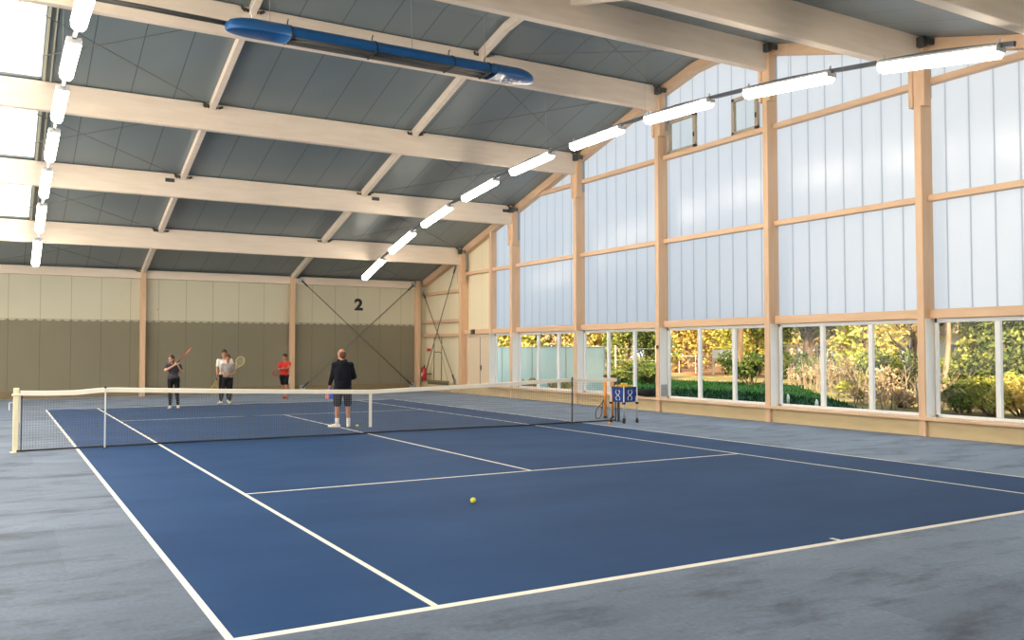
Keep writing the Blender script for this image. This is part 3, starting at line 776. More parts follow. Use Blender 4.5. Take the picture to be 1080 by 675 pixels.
# ------------------------------------------------------------------ ball cart, tubes, rackets
cart = thing('ball_cart', 'blue canvas ball cart on four silver legs with castors', 'ball cart', (6.33, -.34, 0), math.radians(7))
h = .21
m = MB()
zt, zb = .85, .50
vs = [(-h, -h, zt), (h, -h, zt), (h, h, zt), (-h, h, zt), (-h + .02, -h + .02, zb), (h - .02, -h + .02, zb), (h - .02, h - .02, zb), (-h + .02, h - .02, zb)]
inn = [(x * .96, y * .96, z + (.01 if z < .6 else 0)) for x, y, z in vs]
m.add(vs + inn, [(0, 4, 5, 1), (1, 5, 6, 2), (2, 6, 7, 3), (3, 7, 4, 0), (4, 7, 6, 5), (8, 9, 13, 12), (9, 10, 14, 13), (10, 11, 15, 14), (11, 8, 12, 15), (12, 13, 14, 15), (0, 1, 9, 8), (1, 2, 10, 9), (2, 3, 11, 10), (3, 0, 8, 11)])
m.build('bag', M['cart_blue'], cart)
m = MB()
for a, b in (((-h, -h), (h, -h)), ((h, -h), (h, h)), ((h, h), (-h, h)), ((-h, h), (-h, -h))): m.tube([(*a, zt), (*b, zt)], .012, 8)
m.build('rim', M['cart_blue'], cart, True)
for sx in (-1, 1):
    for sy in (-1, 1):
        l = MB().tube([(sx * (h + .01), sy * (h + .01), .86), (sx * (h + .01), sy * (h + .01), .10)], .013, 8).build('leg', M['silver'], cart, True)
        m = MB(); x, y = sx * (h + .01), sy * (h + .01); m.tube([(x - .012, y, .045), (x + .012, y, .045)], .045, 14); m.cbox(x - .018, x + .018, y - .018, y + .018, .075, .12); m.build('castor', M['rubber'], l, True)
        MB().cbox(x - .03, x + .03, y - .03, y + .03, .45, .50).build('clip', M['rubber'], l)
for face in (0, 1):                                                   # white ribbon marks on the canvas
    m = MB(); pts = []
    for q in range(15):
        t = -1 + 2 * q / 14; pts.append((.07 * math.sin(t * 2.6), .665 + .12 * t))
    for sg in (1, -1):
        if face == 0: m.tube([(sg * a, -h - .004 + .02 * max(0, (.85 - z_) / .35), z_) for a, z_ in pts], .009, 5)
        else: m.tube([(-h - .004 + .02 * max(0, (.85 - z_) / .35), sg * a, z_) for a, z_ in pts], .009, 5)
    m.build('white_mark', M['white'], cart)
for q in range(16):                                                   # balls heaped in the cart
    x = (q % 4 - 1.5) * .085 + random.uniform(-.01, .01); y = (q // 4 - 1.5) * .085 + random.uniform(-.01, .01)
    heap = .875 + .04 * (1.5 - max(abs(q % 4 - 1.5), abs(q // 4 - 1.5)))
    w = cart.matrix_basis; c_ = math.cos(math.radians(7)); s_ = math.sin(math.radians(7))
    o = MB().ell((0, 0, 0), (.034,) * 3, 14, 9).build('tennis_ball', M['ball_orange' if q % 3 else 'ball'], None, True, (6.33 + x * c_ - y * s_, -.34 + x * s_ + y * c_, heap))
    tag(o, ('orange' if q % 3 else 'yellow') + ' tennis ball heaped on top of the blue ball cart', 'ball', 'balls in the cart, ' + ('orange' if q % 3 else 'yellow'))
m = MB(); m.box(-.2, .2, -.2, .2, .82, .845); m.build('ball_tray', M['cart_blue'], cart)
for (x, y), lb in (((6.76, 1.0), 'orange ball pick-up tube with black ends, the one nearer the racket'), ((6.93, .93), 'orange ball pick-up tube with black ends, the one nearer the cart')):
    o = thing('ball_tube', lb, 'ball tube', (x, y, 0), 0, 'orange ball tubes')
    MB().tube([(0, 0, .05), (0, 0, 1.05)], .043, 16).build('tube', M['orange'], o, True)
    MB().tube([(0, 0, 1.05), (0, 0, 1.10)], .048, 16).build('top_collar', M['rubber'], o)
    MB().tube([(0, 0, 0), (0, 0, .06)], .047, 16).build('bottom_ring', M['rubber'], o)

def racket(grip, direction, normal, frame, label, string='string', wide=.125):
    """grip = point held by the hand; direction towards the head"""
    d = V(direction).normalized(); n = V(normal); n = (n - d * n.dot(d)).normalized(); s_ = d.cross(n)
    root = thing('tennis_racket', label, 'racket', grip, 0, 'tennis rackets')
    Mx = Matrix((s_, n, d)).transposed().to_4x4(); root.matrix_basis = Matrix.Translation(V(grip)) @ Mx
    zc = .42; a, b = wide, .165
    m = MB(); m.tube([(a * math.sin(2 * math.pi * i / 32), 0, zc + b * math.cos(2 * math.pi * i / 32)) for i in range(33)], .013, 8, caps=False); m.build('hoop', M[frame], root, True)
    m = MB(); m.tube([(0, 0, .09), (.02, 0, .17), (a * .72, 0, zc - b * .72)], .011, 8); m.tube([(0, 0, .09), (-.02, 0, .17), (-a * .72, 0, zc - b * .72)], .011, 8); m.build('throat', M[frame], root, True)
    MB().tube([(0, 0, -.10), (0, 0, -.085), (0, 0, .10)], [.019, .016, .015], 8).build('grip', M['rubber'], root, True)
    m = MB()
    for i in range(-6, 7):
        x = i * a / 7; hh = b * math.sqrt(1 - (x / a) ** 2); m.tube([(x, 0, zc - hh), (x, 0, zc + hh)], .0011, 4)
    for i in range(-8, 9):
        z = i * b / 9; ww = a * math.sqrt(1 - (z / b) ** 2); m.tube([(-ww, 0, zc + z), (ww, 0, zc + z)], .0011, 4)
    m.build('strings', M[string], root)
    return root
_d = V((0.37, 0.11, .60)).normalized()
racket(V((6.43, .93, .0)) + _d * .60, -_d, (.45, -.85, .2), 'racket_dark', 'dark tennis racket leaning head-down against the orange tubes')

# bag on the window board
bag = thing('racket_bag', 'black racket bag lying on the window board behind the ball cart', 'bag', (9.55, 2.86, .385))
m = MB()
for t in np.linspace(0, 1, 9):
    pass
m.capsule((0, .30, .09), .085, (0, -.10, .12), .125, 12, .9, (0, 0, 1)); m.capsule((0, -.10, .12), .125, (.02, -.30, .13), .11, 12, .9, (0, 0, 1)); m.capsule((.02, -.30, .12), .10, (0, -.42, .10), .06, 10); bg = m.build('body', M['jet'], bag, True)
m = MB(); m.capsule((-.08, .25, .08), .06, (-.22, .46, .02), .045); m.capsule((-.22, .46, .02), .045, (-.27, .62, -.08), .02); m.build('strap', M['jet'], bag, True)
# grey grille on the white boarding
o = thing('vent_grille', 'small grey grille on the white boarding above the racket bag', 'grille', (9.575, COLY[4] - .106, .43))
MB().cbox(-.12, .12, -.012, 0, 0, .34).build('frame', material('grille_grey', (.36, .38, .40), .5), o)
m = MB()
for k in range(9): m.box(-.10, .10, -.016, -.012, .03 + k * .033, .045 + k * .033)
m.build('slats', material('slat_grey', (.24, .26, .28), .5), o)
o = thing('wall_socket', 'small dark switch on the column above the racket bag', 'switch', (XW - .001, COLY[4] - .03, 1.83))
MB().cbox(-.03, 0, -.045, .045, -.045, .045).build('box', M['dark_steel'], o); MB().cbox(-.04, -.03, -.02, .02, -.02, .02).build('button', M['rubber'], o)
o = thing('emergency_light', 'small dark box on the rail above the cream door', 'light box', (9.60, 13.62, 2.47))
MB().cbox(-.09, 0, -.11, .11, -.09, .09, .012).build('box', M['dark_steel'], o); MB().cbox(-.10, -.09, -.08, .08, -.06, .02).build('lens', M['racket_dark'], o)
o = thing('fire_call_point', 'small red box on the corner wall above the extinguisher', 'alarm box', (9.66, 18.1, 1.76))
MB().cbox(-.05, 0.14, -.045, .045, -.055, .055, .008).build('box', M['red'], o); MB().cbox(-.058, -.05, -.03, .03, -.035, .035).build('button', M['white'], o)
ex = thing('fire_extinguisher', 'red fire extinguisher hanging beside the far right corner', 'fire extinguisher', (9.42, 17.93, .42))
MB().tube([(0, 0, 0), (0, 0, .02), (0, 0, .46), (0, 0, .54), (0, 0, .58)], [.10, .115, .115, .07, .035], 18).build('cylinder', M['red'], ex, True)
m = MB(); m.tube([(0, 0, .58), (0, 0, .64)], .03, 10); m.bar((0, .0, .64), (-.02, -.14, .66), .03, .02); m.bar((0, 0, .60), (-.02, -.13, .58), .03, .015); m.build('valve', M['black'], ex)
m = MB(); m.tube([(0, .03, .60), (-.05, .13, .55), (-.06, .14, .30), (-.05, .13, .12)], .014, 8); m.build('hose', M['rubber'], ex, True)
MB().cbox(-.118, -.10, -.05, .05, .18, .32).build('label', M['white'], ex)
MB().cbox(.10, .36, -.03, .03, .25, .30).build('bracket', M['dark_steel'], ex)

# drag brush hung on the corner wall
br = thing('drag_brush', 'wide olive court drag brush with two poles standing against the corner wall', 'court brush', (9.40, 16.5, 0))
MB().cbox(-.05, .05, -.97, .97, .38, .46, .01).build('bar', M['brush_green'], br)
MB().box(-.04, .04, -.95, .95, .28, .38).build('bristles', M['bristle'], br)
for y in (-.34, .40): MB().tube([(0, y, .46), (.02, y, 2.26)], .022, 8).build('pole', M['brush_green'], br, True)
m = MB(); m.tube([(0, -.34, 1.62), (-.02, -.2, 1.66), (-.02, .26, 1.66), (0, .40, 1.62)], .022, 8); m.build('crossbar', M['brush_green'], br, True)
m = MB(); m.tube([(0, -.34, 1.6), (0, -.95, .47)], .008, 6); m.tube([(0, .40, 1.6), (0, .95, .47)], .008, 6); m.build('rope', M['rod'], br)
m = MB(); m.cbox(-.09, .09, -1.0, 1.0, 0, .28, .01); m.build('stand', M['plinth'], br)

# ------------------------------------------------------------------ people
def remesh(mb, name, mat, parent, voxel, smooth=3):
    me = mb.mesh('tmp', mat); o = bpy.data.objects.new('tmp', me); COL.objects.link(o)
    r = o.modifiers.new('r', 'REMESH'); r.mode = 'VOXEL'; r.voxel_size = voxel
    if smooth: s_ = o.modifiers.new('s', 'SMOOTH'); s_.iterations = smooth; s_.factor = .5
    bpy.context.view_layer.update()
    new = bpy.data.meshes.new_from_object(o.evaluated_get(bpy.context.evaluated_depsgraph_get()))
    bpy.data.objects.remove(o); new.name = name
    new.polygons.foreach_set('use_smooth', [True] * len(new.polygons))
    ob = bpy.data.objects.new(name, new); COL.objects.link(ob); ob.parent = parent
    return ob
def hand(mb, wrist, d, pn, curl=0.6, k=1.0, side=1):
    """palm, four unequal bent fingers and a thumb leaving the side of the palm"""
    w = V(wrist); d = V(d).normalized(); pn = V(pn); pn = (pn - d * pn.dot(d)).normalized(); s_ = d.cross(pn) * side
    mb.capsule(w, .026 * k, w + d * .075 * k, .036 * k, 12, .5, pn)
    for i, L in enumerate((.9, 1.0, .95, .75)):
        b = w + d * .085 * k + s_ * (1.5 - i) * .0195 * k
        a1, a2, a3 = curl * .7, curl * 1.6, curl * 2.3
        p = b
        for ang, ln, r0, r1 in ((a1, .044, .0098, .0092), (a2, .030, .0092, .0085), (a3, .022, .0085, .0075)):
            q = p + (d * math.cos(ang) + pn * math.sin(ang)) * ln * L * k; mb.capsule(p, r0 * k, q, r1 * k, 8); p = q
    t0 = w + d * .02 * k + s_ * .026 * k; t1 = t0 + (d * .55 + s_ * .6 + pn * .45).normalized() * .042 * k
    t2 = t1 + (d * .75 + s_ * .05 + pn * .6).normalized() * .034 * k
    mb.capsule(t0, .014 * k, t1, .0115 * k, 8); mb.capsule(t1, .0115 * k, t2, .009 * k, 8)
def frame_of(face):
    f = V(face).normalized(); r = f.cross(V((0, 0, 1))).normalized(); u = r.cross(f); return f, r, u
def head_prims(mb, c, face, k):
    f, r, u = frame_of(face); c = V(c); R3 = Matrix((r, f, u)).transposed()
    mb.ell(c + u * .02 * k, (.076 * k, .095 * k, .108 * k), rot=R3)
    mb.ell(c + f * .022 * k - u * .055 * k, (.058 * k, .068 * k, .065 * k), rot=R3)          # jaw
    mb.ell(c + f * .072 * k - u * .105 * k, (.024 * k, .018 * k, .016 * k), rot=R3)          # chin
    mb.capsule(c + f * .092 * k + u * .015 * k, .009 * k, c + f * .112 * k - u * .028 * k, .015 * k, 8)   # nose
    mb.capsule(c + f * .088 * k + u * .030 * k - r * .04 * k, .010 * k, c + f * .088 * k + u * .030 * k + r * .04 * k, .010 * k, 8)  # brow
    for s_ in (-1, 1): mb.ell(c + r * s_ * .078 * k - u * .012 * k - f * .005 * k, (.012 * k, .020 * k, .032 * k), rot=R3)
def face_parts(root, c, face, k):
    f, r, u = frame_of(face); c = V(c); m = MB()
    for s_ in (-1, 1): m.ell(c + f * .088 * k + r * s_ * .031 * k + u * .006 * k, (.012 * k, .008 * k, .007 * k), 10, 6, Matrix((r, f, u)).transposed())
    m.build('eyes', M['eye'], root, True)
    m = MB(); m.ell(c + f * .090 * k - u * .062 * k, (.024 * k, .010 * k, .008 * k), 10, 6, Matrix((r, f, u)).transposed()); m.build('mouth', M['lip'], root, True)
def hair(root, c, face, k, mat, longer=0.0, bald=False, tail=False):
    f, r, u = frame_of(face); c = V(c); R3 = Matrix((r, f, u)).transposed(); m = MB()
    if bald:
        m.ell(c - f * .022 * k + u * .012 * k, (.086 * k, .088 * k, .082 * k), rot=R3); m.ell(c - f * .04 * k - u * .03 * k, (.076 * k, .066 * k, .07 * k), rot=R3)
    else:
        m.ell(c - f * .012 * k + u * .055 * k, (.092 * k, .104 * k, .098 * k), rot=R3)
        m.ell(c - f * .045 * k - u * .02 * k, (.078 * k, .062 * k, .080 * k), rot=R3)
    if longer:
        for s_ in (-1, 1): m.capsule(c - f * .02 * k + r * s_ * .066 * k + u * .03 * k, .03 * k, c - f * .03 * k + r * s_ * .062 * k - u * longer, .026 * k)
        m.capsule(c - f * .07 * k, .06 * k, c - f * .07 * k - u * longer * 1.2, .04 * k)
    if tail: m.capsule(c - f * .10 * k + u * .05 * k, .035 * k, c - f * .14 * k - u * .10 * k, .018 * k)
    return remesh(m, 'hair', M[mat], root, .010, 2)
def limb(mb, p, radii, n=12):
    for i in range(len(p) - 1): mb.capsule(p[i], radii[i], p[i + 1], radii[i + 1], n)
def torso(mb, pel, chest, neck, sh, k, g=0.0, female=False):
    pel = V(pel); chest = V(chest); neck = V(neck); across = (V(sh[1]) - V(sh[0])).normalized(); up = (neck - pel).normalized(); fw = across.cross(up)
    R3 = Matrix((across, fw, up)).transposed(); hw = (.165 if not female else .168) * k; ww = (.145 if not female else .125) * k
    mb.ell(pel, (hw + g, .115 * k + g, .12 * k + g), rot=R3)
    mb.ell(pel.lerp(chest, .5), (ww + g, .105 * k + g, .17 * k + g), rot=R3)
    mb.ell(chest, (.165 * k + g, .115 * k + g, .165 * k + g), rot=R3)
    for s_ in sh: mb.capsule(chest.lerp(V(s_), .35) + up * .05 * k, .085 * k + g, V(s_), .058 * k + g)
    mb.capsule(chest + up * .12 * k, .075 * k + g * .5, neck, .052 * k + g * .3)
def shoe(root, ank, toe, k, mat, low=True):
    a = V(ank); t = V(toe); d = V((t.x - a.x, t.y - a.y, 0)).normalized()
    m = MB(); heel = V((a.x, a.y, 0)) - d * .045 * k; tip = V((a.x, a.y, 0)) + d * .175 * k; z = a.z - .085 * k
    m.capsule(heel + V((0, 0, z + .045 * k)), .040 * k, tip + V((0, 0, z + .032 * k)), .032 * k, 12)
    m.capsule(heel + d * .07 * k + V((0, 0, z + .05 * k)), .044 * k, tip - d * .05 * k + V((0, 0, z + .035 * k)), .041 * k, 12)
    m.capsule(V((a.x, a.y, z + .05 * k)), .045 * k, V((a.x, a.y, z + .10 * k)), .044 * k, 12)
    o = remesh(m, 'shoe', M[mat], root, .010, 2)
    s_ = MB(); n = 20; vs = []
    for zz in (z, z + .022 * k):
        for i in range(n):
            an = 2 * math.pi * i / n; c_, sn = math.cos(an), math.sin(an); e = d.cross(V((0, 0, 1)))
            p = V((a.x, a.y, 0)) + d * (.065 * k + .145 * k * c_) + e * (.042 * k * sn * (1 + .12 * c_)); vs.append((p.x, p.y, zz))
    s_.add(vs, [tuple(range(n))[::-1], tuple(range(n, 2 * n))] + [(i, (i + 1) % n, n + (i + 1) % n, n + i) for i in range(n)])
    s_.build('sole', M['sole'], o)
    return o

def person(label, loc, rz, k, J, skin, top, bottom, shoes, hairspec, face, female=False, long_sleeve=False, sleeve=.55, long_leg=True, leg_end=.8, sock=None, hem=None, jacket=False, hands=None):
    """J: joints in metres in the person's own frame (x to the picture right, y away from the camera)"""
    root = thing('person', label, 'person', loc, math.radians(rz))
    g = {a: V(b) for a, b in J.items()}
    b = MB(); torso(b, g['pelvis'], g['chest'], g['neck'], (g['sl'], g['sr']), k, 0, female)
    b.capsule(g['neck'], .052 * k, g['head'] - V((0, 0, .05 * k)), .050 * k)
    head_prims(b, g['head'], face, k)
    for s_ in 'lr':
        limb(b, [g['s' + s_], g['e' + s_], g['w' + s_]], [.050 * k, .038 * k, .025 * k])
        fa = (g['w' + s_] - g['e' + s_]).normalized(); b.capsule(g['e' + s_], .038 * k, g['e' + s_].lerp(g['w' + s_], .35), .039 * k)
        hd, pn, cl = hands[s_]
        hand(b, g['w' + s_], hd, pn, cl, k, 1 if s_ == 'l' else -1)
        limb(b, [g['h' + s_], g['k' + s_], g['a' + s_]], [.082 * k, .055 * k, .036 * k])
        back = V((0, 0, 0)); kn = g['k' + s_]; an = g['a' + s_]
        b.capsule(kn.lerp(an, .15), .052 * k, kn.lerp(an, .45), .054 * k)
        b.capsule(an - V((0, 0, .02 * k)), .036 * k, g['t' + s_] * .6 + an * .4 - V((0, 0, .04 * k)), .03 * k)
    remesh(b, 'body', M[skin], root, .0085, 2)
    face_parts(root, g['head'], face, k)
    hair(root, g['head'], face, k, *hairspec)
    # top
    m = MB(); gg = .020 if jacket else .012
    torso(m, g['pelvis'] + V((0, 0, hem if hem else .06)), g['chest'], g['neck'] - V((0, 0, .035 * k)), (g['sl'], g['sr']), k, gg, female)
    if jacket:
        m.capsule(g['neck'] - V((.07, -.02, .01)), .055, g['neck'] + V((.07, .02, -.01)), .055); m.ell(g['neck'] - V(face) * .05 - V((0, 0, .05)), (.12, .10, .08))
        m.ell(g['pelvis'] + V((0, 0, .04)), (.195 * k, .145 * k, .17 * k))
        for dx in (-.075, 0, .075): m.capsule(g['pelvis'] + V((dx, 0, .02)), .118 * k, g['chest'] + V((dx, 0, .02)), .122 * k, 14)
    for s_ in 'lr':
        S_, E_, W_ = g['s' + s_], g['e' + s_], g['w' + s_]
        if long_sleeve: limb(m, [S_, E_, W_.lerp(E_, .06)], [.068 * k, .056 * k, .043 * k])
        else: limb(m, [S_, S_.lerp(E_, sleeve)], [.066 * k, .060 * k])
    remesh(m, 'jacket' if jacket else 'shirt', M[top], root, .012, 3)
    # trousers or shorts
    m = MB(); R3 = None
    m.ell(g['pelvis'] - V((0, 0, .02)), (.178 * k, .128 * k, .13 * k)); m.ell(g['pelvis'] + V((0, 0, .06)), (.155 * k, .118 * k, .08 * k))
    for s_ in 'lr':
        H_, K_, A_ = g['h' + s_], g['k' + s_], g['a' + s_]
        if long_leg: limb(m, [H_, K_, K_.lerp(A_, .45), A_ + V((0, 0, .03 * k))], [.098 * k, .066 * k, .062 * k, .046 * k])
        else: limb(m, [H_, H_.lerp(K_, leg_end)], [.105 * k, .092 * k])
    remesh(m, 'trousers' if long_leg else 'shorts', M[bottom], root, .012, 2)
    for s_ in 'lr':
        shoe(root, g['a' + s_], g['t' + s_], k, shoes)
        if sock:
            m = MB(); K_, A_ = g['k' + s_], g['a' + s_]; m.tube([A_ + V((0, 0, -.02)), A_ + V((0, 0, .05)), A_ + V((0, 0, .13))], [.046 * k, .044 * k, .049 * k], 14); m.build('sock', M[sock], root, True)
    return root

# coach: back to the camera, weight on both feet, looking to the picture left
def coach():
    J = dict(pelvis=(.01, 0, .93), chest=(.0, -.01, 1.28), neck=(-.01, .0, 1.50), head=(-.02, .03, 1.645), sl=(-.175, 0, 1.405), sr=(.180, 0, 1.405),
             el=(-.235, .03, 1.15), wl=(-.285, .12, .97), er=(.262, .02, 1.14), wr=(.12, .24, 1.08),
             hl=(-.095, 0, .90), kl=(-.115, .01, .48), al=(-.115, .0, .085), tl=(-.31, .05, .02), hr=(.10, 0, .90), kr=(.125, .02, .48), ar=(.135, .02, .085), tr=(.15, .2, .02))
    return person('man seen from behind in a dark hooded jacket and dark shorts holding a blue cloth', (.02, 1.78, 0), -19.3, 1.0, J, 'skin_tan', 'navy', 'navy_short', 'shoe_white', ('hair_red', 0, True), (-.62, .75, .08),
           long_sleeve=True, long_leg=False, leg_end=.84, sock='tshirt_white', hem=-.01, jacket=True, hands=dict(l=((-.1, .25, -.9), (.9, .2, 0), .8), r=((-.6, .6, .1), (0, -.3, -.9), .6)))
coach()
cl_ = thing('cloth', 'blue and pink cloth hanging from the hand of the man in the dark jacket', 'cloth', (.02, 1.78, 0), math.radians(-19.3))
m = MB(); m.capsule((-.285, .15, .90), .035, (-.24, .13, .72), .085, 12, .45, (0, 1, 0)); m.capsule((-.26, .14, .80), .05, (-.17, .13, .74), .06, 12, .5, (0, 1, 0)); remesh(m, 'blue_fold', M['towel_blue'], cl_, .012, 2)
m = MB(); m.capsule((-.315, .12, .86), .022, (-.335, .10, .68), .055, 12, .5, (0, 1, 0)); remesh(m, 'pink_fold', M['pink'], cl_, .012, 2)

def woman():
    J = dict(pelvis=(-.005, 0, .90), chest=(-.01, 0, 1.17), neck=(-.05, -.02, 1.35), head=(-.075, -.04, 1.475), sl=(-.185, -.02, 1.275), sr=(.155, .04, 1.275),
             el=(-.235, -.20, 1.145), wl=(.04, -.235, 1.315), er=(.235, .02, 1.08), wr=(.115, -.19, 1.285),
             hl=(-.085, 0, .87), kl=(-.095, -.03, .48), al=(-.085, -.02, .085), tl=(-.14, -.2, .02), hr=(.085, 0, .87), kr=(.10, -.02, .48), ar=(.135, .06, .085), tr=(.12, -.14, .02))
    p = person('woman in a charcoal top and black trousers swinging a racket over her shoulder', (-2.16, 10.50, 0), -9.2, .95, J, 'skin', 'charcoal', 'jet', 'shoe_white', ('hair_brown', .13), (-.55, -.80, .05),
               female=True, sleeve=.5, hem=.04, hands=dict(l=((.75, .05, .45), (0, .6, -.5), .9), r=((-.35, -.1, .6), (-.5, .3, -.3), .9)))
    return p
woman()
def loc2w(loc, rz, p):
    a = math.radians(rz); return V((loc[0] + p[0] * math.cos(a) - p[1] * math.sin(a), loc[1] + p[0] * math.sin(a) + p[1] * math.cos(a), p[2]))
def rot(rz, p): return loc2w((0, 0), rz, p)
racket(loc2w((-2.16, 10.50), -9.2, (.115, -.225, 1.40)), rot(-9.2, (.62, .06, .72)), rot(-9.2, (.62, -.22, -.62)), 'racket_red', 'red and dark tennis racket raised by the woman in the charcoal top')

def girl():
    J = dict(pelvis=(.01, 0, .86), chest=(.0, -.01, 1.13), neck=(.0, -.01, 1.34), head=(-.005, -.03, 1.475), sl=(-.155, 0, 1.255), sr=(.165, 0, 1.255),
             el=(-.20, -.03, 1.02), wl=(-.075, -.20, .93), er=(.215, .02, 1.03), wr=(.10, -.17, .94),
             hl=(-.085, 0, .84), kl=(-.14, -.05, .47), al=(-.20, -.02, .085), tl=(-.30, -.18, .02), hr=(.085, 0, .84), kr=(.10, -.05, .47), ar=(.075, 0, .085), tr=(.07, -.2, .02))
    return person('woman in a grey striped t-shirt standing in front of the man in white', (-.25, 12.05, 0), -12.3, .93, J, 'skin_tan', 'tshirt_grey', 'jet', 'shoe_white', ('hair_brown', 0, False, True), (-.1, -.98, .0),
                  female=True, sleeve=.62, hem=.03, hands=dict(l=((.75, -.4, -.1), (.3, .5, .3), .7), r=((-.75, -.4, -.1), (-.3, .5, .3), .7)))
girl()
def man():
    J = dict(pelvis=(-.02, 0, .93), chest=(-.03, 0, 1.25), neck=(-.03, 0, 1.475), head=(-.035, -.03, 1.625), sl=(-.205, 0, 1.40), sr=(.17, 0, 1.40),
             el=(-.255, -.04, 1.13), wl=(-.235, -.22, .93), er=(.255, .0, 1.14), wr=(.29, -.17, 1.0),
             hl=(-.10, 0, .90), kl=(-.13, -.01, .49), al=(-.13, .05, .085), tl=(-.17, -.12, .02), hr=(.09, 0, .90), kr=(.10, 0, .49), ar=(.11, .05, .085), tr=(.12, -.12, .02))
    return person('man in a white t-shirt standing behind the woman in grey', (-.20, 12.66, 0), -12.3, .99, J, 'skin_tan', 'tshirt_white', 'jet', 'shoe_white', ('hair_dark', 0), (.0, -1, .02),
                  sleeve=.6, hem=.03, hands=dict(l=((-.1, -.35, -.75), (.8, .1, 0), .9), r=((.0, -.6, .2), (-.5, .1, 0), .9)))
man()
racket(loc2w((-.20, 12.66), -12.3, (-.245, -.27, .85)), rot(-12.3, (-.22, -.2, -.95)), rot(-12.3, (.4, -.9, 0)), 'racket_yellow', 'yellow tennis racket pointing down beside the couple', 'racket_yellow')
racket(loc2w((-.20, 12.66), -12.3, (.285, -.22, 1.03)), rot(-12.3, (.16, .12, .30)), rot(-12.3, (.1, -1, .1)), 'racket_tan', 'tan-framed tennis racket held up on the right of the couple', 'string', .135)
def boy():
    J = dict(pelvis=(.0, 0, .86), chest=(.02, .0, 1.13), neck=(.02, -.01, 1.36), head=(.02, -.03, 1.49), sl=(-.15, 0, 1.27), sr=(.17, -.02, 1.27),
             el=(-.19, -.05, 1.06), wl=(-.10, -.24, 1.06), er=(.16, -.20, 1.13), wr=(-.03, -.28, 1.08),
             hl=(-.08, 0, .83), kl=(-.03, .05, .48), al=(.02, .14, .085), tl=(-.02, 0, .02), hr=(.08, 0, .83), kr=(.075, -.08, .47), ar=(.08, -.02, .085), tr=(.12, -.2, .02))
    p = person('boy in a bright red t-shirt and black shorts holding a racket across his front', (2.12, 13.90, 0), -15.7, .93, J, 'skin_tan', 'tshirt_red', 'jet', 'shoe_red', ('hair_dark', 0), (-.45, -.9, -.05),
               sleeve=.6, hem=.03, long_leg=False, leg_end=.72, hands=dict(l=((.2, -.6, .1), (.4, .2, .4), .9), r=((-.7, -.2, -.1), (-.1, .4, .3), .8)))
    m = MB(); m.capsule((.168, -.02, .80), .016, (.160, -.10, .58), .016); o = m.build('white_stripe', M['white'], p, True)
    return p
boy()
racket(loc2w((2.12, 13.90), -15.7, (-.09, -.32, 1.07)), rot(-15.7, (-.30, -.55, -.22)), rot(-15.7, (.3, -.5, .8)), 'racket_red', 'dark red tennis racket held across by the boy in red', 'racket_dark')
# ------------------------------------------------------------------ outside
g = MB(); g.box(9.84, 150, -90, 160, -.30, -.04); tag(g.build('ground', M['dry']), kind='structure')
# lawn beside the hall, shade put into its dark colour, ending in a curved edge
rng = np.random.default_rng(5)
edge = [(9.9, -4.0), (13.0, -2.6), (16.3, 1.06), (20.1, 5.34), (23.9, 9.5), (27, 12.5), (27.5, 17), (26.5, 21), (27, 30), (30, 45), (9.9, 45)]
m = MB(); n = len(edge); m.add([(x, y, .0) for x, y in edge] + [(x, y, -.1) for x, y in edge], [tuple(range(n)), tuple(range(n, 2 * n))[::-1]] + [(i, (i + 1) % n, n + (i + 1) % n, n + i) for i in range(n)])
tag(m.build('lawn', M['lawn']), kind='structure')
def inside(x, y):
    c = False; j = n - 1
    for i in range(n):
        xi, yi = edge[i]; xj, yj = edge[j]
        if (yi > y) != (yj > y) and x < (xj - xi) * (y - yi) / (yj - yi) + xi: c = not c
        j = i
    return c
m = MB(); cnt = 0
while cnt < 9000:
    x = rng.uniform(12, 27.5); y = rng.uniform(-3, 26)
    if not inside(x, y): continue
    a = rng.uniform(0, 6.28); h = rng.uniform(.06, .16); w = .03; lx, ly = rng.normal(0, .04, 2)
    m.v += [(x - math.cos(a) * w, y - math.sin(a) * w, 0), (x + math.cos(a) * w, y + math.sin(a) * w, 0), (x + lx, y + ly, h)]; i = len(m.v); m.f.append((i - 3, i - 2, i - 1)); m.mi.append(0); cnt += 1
tag(m.build('grass', M['shade_darkened_blade']), 'short green grass, its colour darkened for shade, growing on the lawn outside the windows', 'grass', kind='stuff')
m = MB(); m.box(36, 75, 26, 70, -.04, .02); tag(m.build('ground_clay', M['clay']), kind='structure')

